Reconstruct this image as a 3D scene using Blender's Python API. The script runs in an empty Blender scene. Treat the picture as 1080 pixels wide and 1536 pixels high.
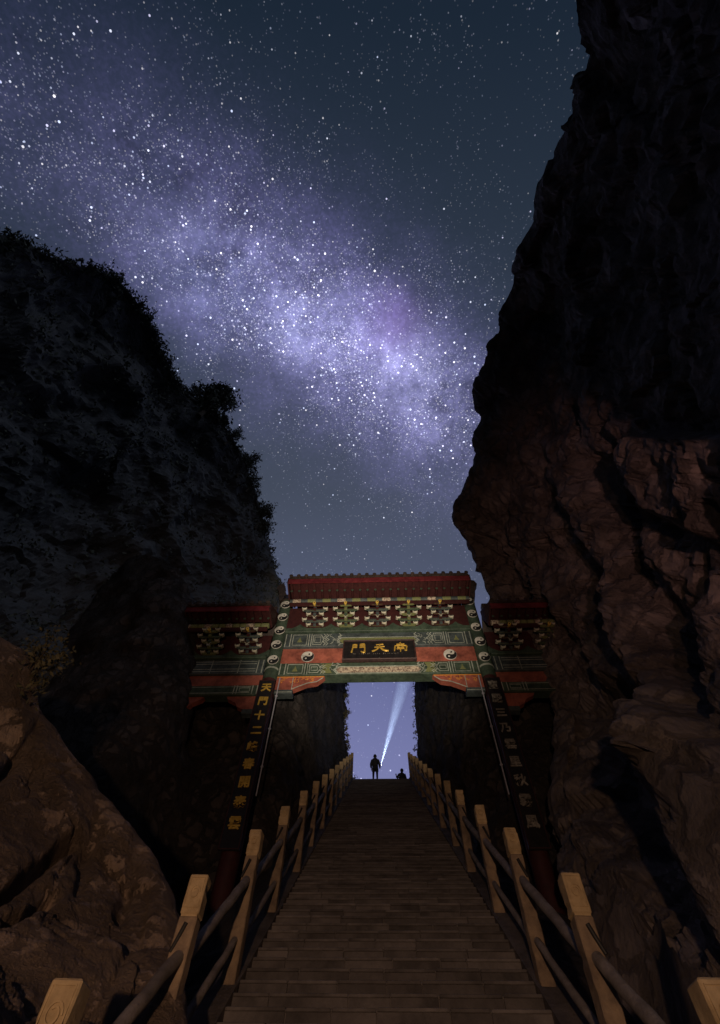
import bpy, bmesh, math, random
import numpy as np
from mathutils import Vector, Matrix, noise
random.seed(7); rng = np.random.default_rng(7)
scene = bpy.context.scene
COL = scene.collection

# ------------------------------------------------------------------ camera
FPX = 694.6; TH = math.radians(60.1); PS = math.radians(3.616); RO = math.radians(1.695)
EYE = np.array([0.007, 0.0, 1.6])
_fh = np.array([-math.sin(PS), math.cos(PS), 0]); _r0 = np.array([math.cos(PS), math.sin(PS), 0]); _z = np.array([0, 0, 1.])
CF = _fh*math.cos(TH) + _z*math.sin(TH); _u0 = -_fh*math.sin(TH) + _z*math.cos(TH)
CR = _r0*math.cos(RO) + _u0*math.sin(RO); CU = _u0*math.cos(RO) - _r0*math.sin(RO)
cam_data = bpy.data.cameras.new('camera'); cam = bpy.data.objects.new('camera', cam_data); COL.objects.link(cam)
cam_data.sensor_width = 36; cam_data.sensor_fit = 'AUTO'; cam_data.lens = FPX/1536*36
cam_data.clip_start = 0.05; cam_data.clip_end = 3000
M = Matrix.Identity(4)
for i, v in enumerate((CR, CU, -CF)):
    for j in range(3): M[j][i] = v[j]
M.translation = Vector(EYE); cam.matrix_world = M
scene.camera = cam
def ray(x, y): return CF + CR*(x-540)/FPX + CU*(768-y)/FPX
def atY(x, y, Y):
    v = ray(x, y); return EYE + v*(Y/v[1])
def atR(x, y, r):
    v = ray(x, y); return EYE + v*(r/np.linalg.norm(v))
def unit(v): v = np.array(v, float); return v/np.linalg.norm(v)

# ------------------------------------------------------------------ colour management
vs = scene.view_settings
vs.view_transform = 'Standard'; vs.look = 'None'; vs.gamma = 1; vs.exposure = 0; vs.use_curve_mapping = False
scene.cycles.use_denoising = True
scene.cycles.max_bounces = 4; scene.cycles.volume_bounces = 0
scene.cycles.sample_clamp_indirect = 4

# ------------------------------------------------------------------ night sky (world)
MW_A = unit(ray(0, 165)); MW_B = unit(ray(700, 650))
MW_N = unit(np.cross(MW_A, MW_B)); MW_C = unit(ray(505, 505)); MW_C = unit(MW_C - MW_N*np.dot(MW_C, MW_N))
MW_T = unit(np.cross(MW_N, MW_C))
if np.dot(MW_T, unit(ray(700, 650))) < 0: MW_T = -MW_T
FWD = _fh
world = bpy.data.worlds.new('World'); scene.world = world; world.use_nodes = True
nt = world.node_tree; nt.nodes.clear()
def N(t, **kw):
    n = nt.nodes.new(t)
    for k, v in kw.items(): setattr(n, k, v)
    return n
def L(a, b): nt.links.new(a, b)
def put(sock, v):
    if isinstance(v, bpy.types.NodeSocket): L(v, sock)
    else: sock.default_value = v
def mth(op, a, b=None, c=None):
    n = N('ShaderNodeMath', operation=op)
    for i, v in enumerate((a, b, c)):
        if v is not None: put(n.inputs[i], v)
    return n.outputs[0]
def dot(a, v):
    n = N('ShaderNodeVectorMath', operation='DOT_PRODUCT'); L(a, n.inputs[0]); n.inputs[1].default_value = tuple(v); return n.outputs['Value']
def gauss(x, s):   # exp(-(x/s)^2)
    q = mth('DIVIDE', x, s); return mth('EXPONENT', mth('MULTIPLY', mth('MULTIPLY', q, q), -1.0))
tc = N('ShaderNodeTexCoord'); vd = tc.outputs['Generated']
def wnoise(scale, detail=5, rough=.6):
    n = N('ShaderNodeTexNoise'); n.inputs['Scale'].default_value = scale; n.inputs['Detail'].default_value = detail
    n.inputs['Roughness'].default_value = rough; L(vd, n.inputs['Vector']); return n.outputs['Fac']
base = N('ShaderNodeValToRGB'); cr = base.color_ramp
stops = [(0.0, (.009, .015, .029)), (.35, (.011, .020, .036)), (.57, (.030, .043, .068)), (.73, (.056, .070, .105)),
         (.80, (.078, .094, .150)), (.885, (.142, .158, .335)), (.94, (.20, .215, .43))]
while len(cr.elements) < len(stops): cr.elements.new(.5)
for e, (p, c) in zip(cr.elements, stops): e.position = p; e.color = (*c, 1)
L(mth('MULTIPLY_ADD', dot(vd, FWD), .5, .5), base.inputs[0])
lat0 = dot(vd, MW_N); al = dot(vd, MW_T); fr = dot(vd, MW_C)
n1 = wnoise(3.2); n2 = wnoise(8, 6, .65); n3 = wnoise(22, 5, .7)
lat = mth('ADD', lat0, mth('MULTIPLY_ADD', n1, .22, -.11))
front = mth('GREATER_THAN', fr, 0.0)
alw = mth('ADD', mth('MULTIPLY', gauss(mth('ADD', al, -.02), .38), .94), .06)
band = mth('MULTIPLY', mth('MULTIPLY', gauss(lat, .150), alw), front)
core = mth('MULTIPLY', mth('MULTIPLY', gauss(mth('ADD', lat0, 0.0), .09), gauss(mth('ADD', al, -.03), .30)), front)
def smooth(x, a, b):
    n = N('ShaderNodeMapRange', interpolation_type='SMOOTHSTEP'); put(n.inputs[0], x); n.inputs[1].default_value = a; n.inputs[2].default_value = b; return n.outputs[0]
cloud = smooth(n2, .30, .72); fine = smooth(n3, .25, .8)
n4 = wnoise(150, 2, .6); gran = smooth(n4, .35, .75)
bandv = mth('MULTIPLY', band, mth('MULTIPLY', mth('MULTIPLY_ADD', cloud, .60, .52), mth('MULTIPLY_ADD', gran, .55, .72)))
corev = mth('MULTIPLY', core, mth('MULTIPLY', cloud, mth('MULTIPLY_ADD', fine, .8, .5)))
def spot_glow(px, py, s):
    d = N('ShaderNodeVectorMath', operation='DISTANCE'); L(vd, d.inputs[0]); d.inputs[1].default_value = tuple(unit(ray(px, py))); return gauss(d.outputs['Value'], s)
def addc(col, fac, c):
    m = N('ShaderNodeVectorMath', operation='SCALE'); m.inputs[0].default_value = c; put(m.inputs['Scale'], fac)
    a = N('ShaderNodeVectorMath', operation='ADD'); L(col, a.inputs[0]); L(m.outputs[0], a.inputs[1]); return a.outputs[0]
c = addc(base.outputs[0], bandv, (.170, .146, .400))
c = addc(c, corev, (.235, .240, .400))
c = addc(c, mth('MULTIPLY', spot_glow(588, 487, .055), mth('MULTIPLY_ADD', cloud, .6, .5)), (.085, .035, .150))
c = addc(c, mth('MULTIPLY', spot_glow(600, 560, .07), fine), (.20, .20, .34))
c = addc(c, mth('MULTIPLY', spot_glow(440, 490, .07), fine), (.18, .19, .35))
c = addc(c, mth('MULTIPLY', spot_glow(330, 425, .10), fine), (.09, .10, .21))
# dust lanes darken the glow a little
n5 = wnoise(6.5, 7, .7)
dust = mth('MULTIPLY', smooth(n5, .50, .64), gauss(mth('ADD', lat0, .02), .13))
k = mth('SUBTRACT', 1.0, mth('MULTIPLY', dust, .42))
sc_ = N('ShaderNodeVectorMath', operation='SCALE'); L(c, sc_.inputs[0]); L(k, sc_.inputs['Scale'])
bg = N('ShaderNodeBackground'); L(sc_.outputs[0], bg.inputs[0]); bg.inputs[1].default_value = 1.0
wo = N('ShaderNodeOutputWorld'); L(bg.outputs[0], wo.inputs[0])

# ------------------------------------------------------------------ lamps of the landing behind the photographer
def lamp(name, kind, loc, power, color, target=None, size=60, blend=1.0, radius=.08):
    d = bpy.data.lights.new(name, kind); d.energy = power; d.color = color
    d.shadow_soft_size = radius
    if kind == 'SPOT': d.spot_size = math.radians(size); d.spot_blend = blend
    o = bpy.data.objects.new(name, d); COL.objects.link(o); o.location = loc
    if target is not None: o.rotation_euler = (Vector(target)-Vector(loc)).to_track_quat('-Z', 'Y').to_euler()
    return o
lamp('landing_lamp', 'SPOT', (-.5, -5.0, .75), 1550, (1.0, .61, .36), (-1.5, 13, 8.9), 82, 1.0, .12)
lamp('gate_floodlight', 'SPOT', (.2, -2.2, .7), 16500, (1.0, .84, .64), (-.4, 12.8, 14.5), 30, 1.0, .06)
lamp('lantern_light', 'SPOT', (1.6, -3.2, .9), 1500, (1.0, .52, .44), tuple(atR(1075, 720, 12)), 42, 1.0, .12)
fill_sun = bpy.data.lights.new('cliff_fill', 'SUN'); fill_sun.energy = .24; fill_sun.angle = math.radians(28); fill_sun.color = (.78, .84, 1.0)  # added weak sun lamp, a fill that brightens the left cliff rock
fill_o = bpy.data.objects.new('cliff_fill', fill_sun); COL.objects.link(fill_o); fill_o.rotation_euler = Vector((-.75, .55, -.62)).to_track_quat('-Z', 'Y').to_euler()

# ------------------------------------------------------------------ materials
MATS = {}
def mat(name, c1, c2=None, scale=6, rough=.85, bump=.0, bscale=None, rand=0, world=False, spec=.3, metal=0, crack=None, dirt=0, stretch=None, detail=6, contrast=(.35, .65)):
    if name in MATS: return MATS[name]
    m = bpy.data.materials.new(name); m.use_nodes = True; t = m.node_tree; b = t.nodes['Principled BSDF']
    b.inputs['Roughness'].default_value = rough; b.inputs['Specular IOR Level'].default_value = spec; b.inputs['Metallic'].default_value = metal
    geo = t.nodes.new('ShaderNodeTexCoord')
    vec = geo.outputs['Object']
    if world: gp_ = t.nodes.new('ShaderNodeNewGeometry'); vec = gp_.outputs['Position']
    if rand:
        oi = t.nodes.new('ShaderNodeObjectInfo'); av = t.nodes.new('ShaderNodeVectorMath'); av.operation = 'ADD'
        mv = t.nodes.new('ShaderNodeVectorMath'); mv.operation = 'SCALE'; t.links.new(oi.outputs['Location'], mv.inputs[0]); mv.inputs['Scale'].default_value = 3.7
        t.links.new(vec, av.inputs[0]); t.links.new(mv.outputs[0], av.inputs[1]); vec = av.outputs[0]
    if stretch:
        mp = t.nodes.new('ShaderNodeMapping'); mp.inputs['Scale'].default_value = stretch; t.links.new(vec, mp.inputs[0]); vec = mp.outputs[0]
    nz = t.nodes.new('ShaderNodeTexNoise'); nz.inputs['Scale'].default_value = scale; nz.inputs['Detail'].default_value = detail; nz.inputs['Roughness'].default_value = .65
    t.links.new(vec, nz.inputs['Vector'])
    rp = t.nodes.new('ShaderNodeValToRGB'); rp.color_ramp.elements[0].position = contrast[0]; rp.color_ramp.elements[1].position = contrast[1]
    rp.color_ramp.elements[0].color = (*c1, 1); rp.color_ramp.elements[1].color = (*(c2 or c1), 1)
    t.links.new(nz.outputs['Fac'], rp.inputs[0]); out = rp.outputs[0]
    if rand:
        mr = t.nodes.new('ShaderNodeMapRange'); mr.inputs[3].default_value = 1-rand; mr.inputs[4].default_value = 1+rand
        t.links.new(oi.outputs['Random'], mr.inputs[0])
        s = t.nodes.new('ShaderNodeVectorMath'); s.operation = 'SCALE'; t.links.new(out, s.inputs[0]); t.links.new(mr.outputs[0], s.inputs['Scale']); out = s.outputs[0]
    if dirt:
        dn = t.nodes.new('ShaderNodeTexNoise'); dn.inputs['Scale'].default_value = 2.3; dn.inputs['Detail'].default_value = 9; dn.inputs['Roughness'].default_value = .72
        t.links.new(vec, dn.inputs['Vector']); dm_ = t.nodes.new('ShaderNodeMapRange'); dm_.inputs[1].default_value = .36; dm_.inputs[2].default_value = .60; dm_.inputs[3].default_value = 1-dirt
        t.links.new(dn.outputs['Fac'], dm_.inputs[0]); s2 = t.nodes.new('ShaderNodeVectorMath'); s2.operation = 'SCALE'; t.links.new(out, s2.inputs[0]); t.links.new(dm_.outputs[0], s2.inputs['Scale']); out = s2.outputs[0]
    t.links.new(out, b.inputs['Base Color'])
    if bump:
        bn = t.nodes.new('ShaderNodeTexNoise'); bn.inputs['Scale'].default_value = bscale or scale*5; bn.inputs['Detail'].default_value = 8; bn.inputs['Roughness'].default_value = .7
        t.links.new(vec, bn.inputs['Vector'])
        bp = t.nodes.new('ShaderNodeBump'); bp.inputs['Strength'].default_value = bump; bp.inputs['Distance'].default_value = .08
        hgt = bn.outputs['Fac']
        if crack:
            ad = t.nodes.new('ShaderNodeVectorMath'); ad.operation = 'MULTIPLY_ADD'; t.links.new(bn.outputs['Color'], ad.inputs[0]); ad.inputs[1].default_value = (.5, .5, .5); t.links.new(vec, ad.inputs[2])
            for q, (sc0, wt) in enumerate(((crack, 1.6), (crack*2.7, .8))):
                vo = t.nodes.new('ShaderNodeTexVoronoi'); vo.feature = 'DISTANCE_TO_EDGE'; vo.inputs['Scale'].default_value = sc0; t.links.new(ad.outputs[0], vo.inputs['Vector'])
                mr2 = t.nodes.new('ShaderNodeMapRange'); mr2.inputs[2].default_value = .12; mr2.inputs[4].default_value = wt; t.links.new(vo.outputs['Distance'], mr2.inputs[0])
                sm_ = t.nodes.new('ShaderNodeMath'); sm_.operation = 'ADD'; t.links.new(hgt, sm_.inputs[0]); t.links.new(mr2.outputs[0], sm_.inputs[1]); hgt = sm_.outputs[0]
        t.links.new(hgt, bp.inputs['Height']); t.links.new(bp.outputs[0], b.inputs['Normal'])
    MATS[name] = m; return m
ROCK_L = mat('cliff rock overgrown', (.074, .079, .089), (.108, .111, .121), .5, .95, 1.0, 3.0, detail=10)
ROCK_R = mat('cliff rock bare', (.085, .070, .066), (.25, .205, .19), .55, .9, 1.0, 3.0, detail=12, crack=.55)
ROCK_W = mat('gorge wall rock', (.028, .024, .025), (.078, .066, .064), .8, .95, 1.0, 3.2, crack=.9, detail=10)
BOULD = mat('boulder rock', (.145, .105, .082), (.30, .222, .172), .8, .9, 1.0, 7.0, crack=1.1, detail=12)
GROUND = mat('ground earth', (.03, .027, .022), (.07, .06, .05), 1.5, .95, .8)
STEP = mat('step stone', (.058, .052, .054), (.142, .127, .129), 1.6, .85, .5, 14, rand=.22, world=True)
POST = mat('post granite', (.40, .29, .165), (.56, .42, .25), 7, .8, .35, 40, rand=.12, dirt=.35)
SHAFT = mat('post shaft shaded', (.15, .11, .085), (.34, .25, .17), 4, .85, .4, 30, rand=.15)  # shade on the posts below their heads, put into a darker stone colour
RAIL = mat('rail stone', (.17, .145, .125), (.31, .265, .235), 5, .75, .4, 30, rand=.1, dirt=.35)
CURB = mat('curb stone', (.07, .06, .055), (.15, .125, .11), 3, .85, .5, 20, rand=.2)
GREEN = mat('beam green paint', (.040, .066, .048), (.075, .105, .074), 9, .6, .15, 40, dirt=.55)
BLUE = mat('beam blue paint', (.050, .066, .072), (.085, .105, .108), 9, .6, .15, 40, dirt=.55)
REDP = mat('red panel paint', (.28, .082, .060), (.38, .115, .078), 5, .6, .1, 30, dirt=.55)
REDD = mat('dark red timber', (.036, .011, .012), (.060, .017, .017), 6, .6, .1, 30)
FASC = mat('eave fascia red', (.13, .018, .024), (.18, .026, .032), 6, .6, .1, 30, dirt=.55)
TILE = mat('glazed roof tile', (.030, .022, .020), (.07, .05, .042), 8, .45, .1, 40, rand=.2)
LINE = mat('pale painted line', (.30, .34, .30), (.44, .46, .40), 20, .7, dirt=.55)
CREAM = mat('cream painted edge', (.42, .40, .32), (.60, .57, .46), 20, .65, dirt=.55)
GOLD = mat('gold leaf', (.55, .33, .05), (.75, .50, .10), 14, .38, .1, 60, metal=.25, dirt=.35)
DULL = mat('worn silvered gold', (.17, .155, .135), (.33, .30, .26), 12, .5, .1, 60, dirt=.55)
YEL = mat('yellow ochre paint', (.62, .40, .07), (.75, .52, .12), 10, .6)
ORANGE = mat('orange painted edge', (.55, .16, .04), (.62, .30, .06), 8, .6)
FLAK = mat('olive flaked paint', (.10, .125, .055), (.20, .20, .08), 24, .7)
LACQ = mat('black lacquer', (.012, .011, .012), (.022, .019, .02), 6, .38, .05, 30)
FRAME = mat('plaque frame dark', (.03, .018, .02), (.06, .032, .03), 8, .5)
WHITE = mat('white paint', (.62, .60, .55), (.74, .72, .66), 12, .6, dirt=.55)
BLACK = mat('black paint', (.012, .012, .014), (.02, .02, .022), 12, .5)
IRON = mat('dark iron', (.02, .02, .022), (.04, .038, .036), 12, .5, metal=.6)
PIPE = mat('pale conduit', (.28, .28, .33), (.38, .38, .44), 12, .45)
CARV = mat('carved panel', (.16, .11, .09), (.50, .42, .32), 16, .7, .3, 30, contrast=(.42, .58))
LEAF = mat('dark leaf', (.055, .062, .052), (.10, .108, .085), 3, .8)
LEAFW = mat('dry leaf', (.055, .055, .032), (.12, .105, .060), 3, .8)
BARK = mat('bark', (.035, .028, .022), (.08, .06, .045), 9, .9, .5)
CLOTH = mat('dark jacket cloth', (.018, .018, .026), (.034, .032, .042), 14, .9)
TROUS = mat('dark trouser cloth', (.015, .015, .02), (.028, .026, .03), 14, .9)
SKIN = mat('skin', (.32, .19, .13), (.40, .25, .18), 10, .6)
HAIR = mat('black hair', (.010, .009, .009), (.02, .018, .016), 20, .6)

# ------------------------------------------------------------------ object helpers
def tag(o, label=None, cat=None, group=None, kind=None):
    if label: o['label'] = label
    if cat: o['category'] = cat
    if group: o['group'] = group
    if kind: o['kind'] = kind
    return o
def thing(name, label, cat, loc=(0, 0, 0), group=None):
    o = bpy.data.objects.new(name, None); COL.objects.link(o); o.location = loc; o.empty_display_size = .2
    return tag(o, label, cat, group)
def link(name, me, parent=None, loc=None, rot=None, scale=None):
    o = bpy.data.objects.new(name, me); COL.objects.link(o)
    if parent: o.parent = parent
    if loc is not None: o.location = loc
    if rot is not None: o.rotation_euler = rot
    if scale is not None: o.scale = scale
    return o
class MB:
    """collects verts/faces with material slots; build() makes ONE mesh object"""
    def __init__(s): s.v = []; s.f = []; s.mi = []; s.mats = []; s.sm = []
    def slot(s, m):
        if m not in s.mats: s.mats.append(m)
        return s.mats.index(m)
    def add(s, vs_, fs, m, smooth=False):
        o = len(s.v); s.v += [tuple(map(float, p)) for p in vs_]; k = s.slot(m)
        for f in fs: s.f.append([i+o for i in f]); s.mi.append(k); s.sm.append(smooth)
    def box(s, x0, x1, y0, y1, z0, z1, m, b=0.0):
        if b <= 0:
            v = [(x, y, z) for z in (z0, z1) for y in (y0, y1) for x in (x0, x1)]
            s.add(v, [(0, 2, 3, 1), (4, 5, 7, 6), (0, 1, 5, 4), (2, 6, 7, 3), (0, 4, 6, 2), (1, 3, 7, 5)], m)
        else:
            bm = bmesh.new(); bmesh.ops.create_cube(bm, size=1)
            for q in bm.verts: q.co = Vector(((x0+x1)/2+q.co.x*(x1-x0), (y0+y1)/2+q.co.y*(y1-y0), (z0+z1)/2+q.co.z*(z1-z0)))
            bmesh.ops.bevel(bm, geom=list(bm.edges), offset=b, segments=1, affect='EDGES', profile=.5)
            s.bm(bm, m)
    def bm(s, bm, m, smooth=False):
        bm.verts.ensure_lookup_table(); bm.verts.index_update()
        s.add([q.co[:] for q in bm.verts], [[q.index for q in f.verts] for f in bm.faces], m, smooth); bm.free()
    def tube(s, pts, rad, m, n=8, cap=True, smooth=True):
        pts = [Vector(p) for p in pts]; rad = rad if hasattr(rad, '__len__') else [rad]*len(pts)
        vv = []; up = None
        for i, p in enumerate(pts):
            d = (pts[min(i+1, len(pts)-1)]-pts[max(i-1, 0)]).normalized()
            if up is None: up = Vector((0, 0, 1)) if abs(d.z) < .9 else Vector((0, 1, 0))
            a = d.cross(up).normalized(); b = a.cross(d).normalized(); up = b
            for k in range(n):
                t = 2*math.pi*k/n; vv.append(p+(a*math.cos(t)+b*math.sin(t))*rad[i])
        ff = [(i*n+k, i*n+(k+1) % n, (i+1)*n+(k+1) % n, (i+1)*n+k) for i in range(len(pts)-1) for k in range(n)]
        s.add(vv, ff, m, smooth)
        if cap:
            for i in (0, len(pts)-1):
                s.add(vv[i*n:(i+1)*n], [tuple(range(n))], m)
    def prism(s, poly, y0, y1, m, plane='xz'):
        """poly = 2D outline; extruded along the third axis"""
        n = len(poly)
        def P(a, b, c): return {'xz': (a, c, b), 'yz': (c, a, b), 'xy': (a, b, c)}[plane]
        v = [P(a, b, y0) for a, b in poly]+[P(a, b, y1) for a, b in poly]
        s.add(v, [tuple(range(n)), tuple(range(2*n-1, n-1, -1))]+[(i, i+n, (i+1) % n+n, (i+1) % n) for i in range(n)], m)
    def build(s, name, parent=None, loc=None):
        me = bpy.data.meshes.new(name); me.from_pydata(s.v, [], s.f)
        for m in s.mats: me.materials.append(m)
        me.polygons.foreach_set('material_index', s.mi); me.polygons.foreach_set('use_smooth', s.sm)
        bm = bmesh.new(); bm.from_mesh(me); bmesh.ops.recalc_face_normals(bm, faces=bm.faces); bm.to_mesh(me); bm.free()
        me.update()
        return link(name, me, parent, loc)
def ribbon(mb, pts, w, y, t, m, closed=False):
    """thin raised strip following 2D points in the xz plane, front at y-t"""
    pts = [Vector((p[0], p[1])) for p in pts]
    n = len(pts); rng_ = range(n if closed else n-1)
    for i in rng_:
        a, b = pts[i], pts[(i+1) % n]; d = (b-a); l = d.length
        if l < 1e-6: continue
        d /= l; q = Vector((-d.y, d.x))*w/2; a2 = a-d*w*.35; b2 = b+d*w*.35
        mb.prism([a2+q, b2+q, b2-q, a2-q], y-t-(i % 3)*.0004, y, m)

# ------------------------------------------------------------------ rock lofts
def catmull(P, n):
    P = np.array(P, float); m = len(P); out = []
    for t in np.linspace(0, m-1, n):
        i = min(int(t), m-2); u = t-i
        p0, p1, p2, p3 = P[max(i-1, 0)], P[i], P[i+1], P[min(i+2, m-1)]
        out.append(.5*((2*p1)+(-p0+p2)*u+(2*p0-5*p1+4*p2-p3)*u*u+(-p0+3*p1-3*p2+p3)*u**3))
    return np.array(out)
def loft(rails, nu, nv):
    A = np.array([catmull(r, nu) for r in rails])            # rails x nu x 3
    return np.array([catmull(A[:, j], nv) for j in range(nu)]).transpose(1, 0, 2)   # nv x nu x 3
def displace(G, fn, amp_rows=None):
    du = np.gradient(G, axis=1); dv = np.gradient(G, axis=0); nn = np.cross(du, dv); nn /= np.linalg.norm(nn, axis=2, keepdims=True)+1e-9
    if ((nn*(EYE-G)).sum(2)).mean() < 0: nn = -nn
    # point towards the gorge axis
    H = G.copy()
    for i in range(G.shape[0]):
        for j in range(G.shape[1]):
            p = G[i, j]; d = fn(Vector(p), i, j)
            if amp_rows is not None: d *= amp_rows[i]
            H[i, j] = p+nn[i, j]*d
    return H
def grid_obj(name, G, m, smooth=False, label=None, cat=None, kind=None):
    nv, nu = G.shape[:2]; me = bpy.data.meshes.new(name)
    f = [(i*nu+j, i*nu+j+1, (i+1)*nu+j+1, (i+1)*nu+j) for i in range(nv-1) for j in range(nu-1)]
    me.from_pydata([tuple(p) for p in G.reshape(-1, 3)], [], f); me.materials.append(m)
    me.polygons.foreach_set('use_smooth', [smooth]*len(f)); me.update()
    return tag(link(name, me), label, cat, None, kind)
STR = Vector(unit(CR*.50+CU*-.75-CF*.42)[:])      # strata run: down to the right towards the viewer
def strata(p, s=1.0):
    q = p-STR*(p.dot(STR)*.80); return q*s
def crag(p, s, oct_=6): return noise.ridged_multi_fractal(p*s, 1.0, 2.1, oct_, 1.0, 2.0)-1.0
def cell(p, s):
    d, _ = noise.voronoi(p*s); return d[1]-d[0]

def project(p):
    q = np.array(p)-EYE; d = q@CF
    return 540+FPX*(q@CR)/d, 768-FPX*(q@CU)/d
def seg_d(P, pts):
    """distance in pixels-at-source from P to a polyline, with position along it 0..1"""
    best = (1e9, 0); n = len(pts)-1
    for k in range(n):
        a = np.array(pts[k]); b = np.array(pts[k+1]); ab = b-a; u = max(0, min(1, np.dot(P-a, ab)/np.dot(ab, ab))); d = np.hypot(*(P-a-ab*u))
        if d < best[0]: best = (d, (k+u)/n)
    return best

def facet(p, s):
    """broken planar faces: every Voronoi cell gets its own step and tilt"""
    q = p*s; d, pts = noise.voronoi(q); v = noise.noise_vector(pts[0]*5.3+Vector((3.1, 1.7, 9.2)))
    return v.x*.55+(q-pts[0]).dot(v)*.95-max(0, .06-(d[1]-d[0]))*2.2
# ---- right cliff: rows from the top down; in each row silhouette first, then towards the viewer on the right
SR = [(838, -330, 15), (850, -180, 15.5), (862, -40, 16), (872, 40, 16.5), (889, 86, 17), (871, 140, 17.5), (855, 205, 18), (828, 270, 19), (806, 335, 19.5), (775, 395, 20), (768, 432, 20.5),
      (749, 470, 21), (742, 505, 21), (722, 552, 21.5), (712, 592, 22), (719, 625, 22), (711, 658, 22), (717, 690, 22), (699, 737, 22), (684, 778, 22), (694, 800, 22), (713, 832, 22), (722, 866, 22), (738, 900, 21.5),
      (792, 960, 19.6), (826, 1040, 18), (836, 1120, 16.5), (840, 1220, 15), (852, 1330, 12.5), (868, 1450, 10), (880, 1600, 8), (890, 1800, 6)]
def rrow(px, py, r, k):
    t = k/(len(SR)-1)
    q = []
    S = atR(px, py, r)
    back = S+np.array([7, 5, -3.0]) if py < 880 else S+np.array([5, 4, -1.0])
    back2 = S+np.array([2.2, 2.4, -.8])
    q += [back, back2, S]
    e = 1120-(px-700)*.3
    lower = max(0, min(1, (py-760)/300))
    for w, dr, in ((.16, .07), (.34, .20), (.58, .36), (.85, .50), (1.25, .64)):
        x = px+(1150-px)*w; y = py+(40 if py > 300 else 0)*w
        rr = r*(1-dr)
        if lower > 0 and w < .34: rr = r*(1-dr*.6) if py < 1150 else r*(1-dr)
        q.append(atR(x, y, rr))
    q.append(atR(1500, py, r*.30+.5))
    return q
rows = [rrow(*s, k) for k, s in enumerate(SR)]
G = loft(rows, 150, 420)
# named ribs and clefts of this cliff: (outline, half width, height)
RIBS = [([(835, 690), (900, 800), (955, 900), (1000, 1010), (1065, 1140), (1120, 1250)], 26, .75), ([(868, 655), (930, 760), (985, 860), (1022, 980), (1085, 1090)], 19, -.55),
        ([(760, 790), (830, 870), (885, 945), (925, 1010)], 20, .35), ([(795, 715), (860, 800), (905, 890), (940, 990)], 16, -.38), ([(770, 880), (850, 930), (900, 1000)], 14, -.35),
        ([(930, 1010), (955, 1120), (985, 1260), (1010, 1420)], 46, -.7), ([(1010, 1090), (1045, 1210), (1090, 1330)], 30, .3), ([(850, 1080), (880, 1180), (905, 1300)], 38, .5), ([(985, 960), (1050, 1060), (1110, 1150)], 22, .45),
        ([(905, 640), (950, 720), (1000, 800)], 12, -.4), ([(955, 800), (1020, 850), (1090, 930)], 30, .35)]
def fR(p, i, j):
    u = j/149.0; w = min(1, max(0.0, (u-.22)/.10))
    q = strata(p, 1.0)
    a = crag(q, .50, 5)*.12 + facet(q, .42)*.42
    b = crag(p, 1.0, 5)*.13 + noise.noise(p*.22)*.7 + (cell(p, .9)-.2)*.22
    edge = facet(p, .75)*.36+facet(p, 2.0)*.15+crag(p, 1.6, 4)*.06
    b += facet(p, .55)*.42+facet(p, 1.4)*.17
    d = (a+b)*w + edge*(1-w)
    if .2 < u:
        x, y = project(p)
        if 700 < x < 1250 and 560 < y < 1536:
            P = np.array((x, y))
            for pts, hw, h in RIBS:
                dd, al_ = seg_d(P+np.array([noise.noise(p*1.3)*9, noise.noise(p*1.3+Vector((9, 0, 0)))*9]), pts)
                if dd < hw*2.2: d += h*math.exp(-(dd/hw)**2)*min(1, al_*6+.25)*w
            # squarish block standing proud at the frame edge
            bx = min(1, max(0, (x-958)/8))*min(1, max(0, (1130-x)/40)); by = min(1, max(0, (y-646-max(0, (985-x))*.6)/9))*min(1, max(0, (775+(x-960)*.35-y)/26))
            d += .55*bx*by
    return d
G = displace(G, fR)
near = (G[:, :, 1] < 11.5) & (G[:, :, 2] < 5.5)          # keep the foot of the cliff outside the railing
lim = 2.75+.22*np.clip(G[:, :, 2]-1, 0, 20)+.25*np.sin(G[:, :, 1]*1.7)
G[:, :, 0] = np.where(near & (G[:, :, 0] < lim), lim, G[:, :, 0])
cliff_r = grid_obj('cliff', G, ROCK_R, False, 'bare overhanging dark rock cliff towering on the right of the stairs', 'cliff', 'structure')
GR = G

# ---- left cliff: rails along the outline; from behind the ridge to the foot
SL = [(436, 960, 33), (424, 898, 33), (412, 850, 33), (402, 802, 33), (396, 765, 33), (380, 720, 32), (352, 655, 31), (318, 612, 30.5), (278, 582, 30), (262, 560, 29.5), (241, 512, 29), (215, 460, 28.5), (180, 420, 28), (135, 400, 27), (60, 373, 26),
      (0, 352, 25), (-150, 318, 23), (-420, 280, 20), (-900, 250, 18)]
S = [atR(*s) for s in SL]
def inner(k, t):       # t 0..1 from outline to foot (lower left, nearer)
    px, py, r = SL[k]; n = len(SL)-1; a = k/n
    fx, fy, fr_ = (395+(-1300-395)*a**1.15, 1240+(1130-1240)*a, 19.5+(11-19.5)*a)
    tt = t
    return atR(px+(fx-px)*tt, py+(fy-py)*tt, r+(fr_-r)*(tt**.75))
rails = [[p+np.array([-9, 14, -6.]) for p in S], [p+np.array([-2.5, 4.5, -1.2]) for p in S], S]
for t in (.12, .28, .48, .7, 1.0): rails.append([inner(k, t) for k in range(len(SL))])
G = loft(rails, 230, 190)
def fL(p, i, j):
    v = i/189.0; w = min(1, max(0.0, (v-.27)/.12))
    a = crag(p, .22, 6)*1.0+noise.noise(p*.12)*1.6+(cell(p, .28)-.2)*.7+crag(p, .8, 4)*.18+facet(p, .5)*.5
    e = crag(p, .9, 5)*.18
    return (a*.9-.75)*w + e*(1-w*.5)-.12
G = displace(G, fL)
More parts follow.
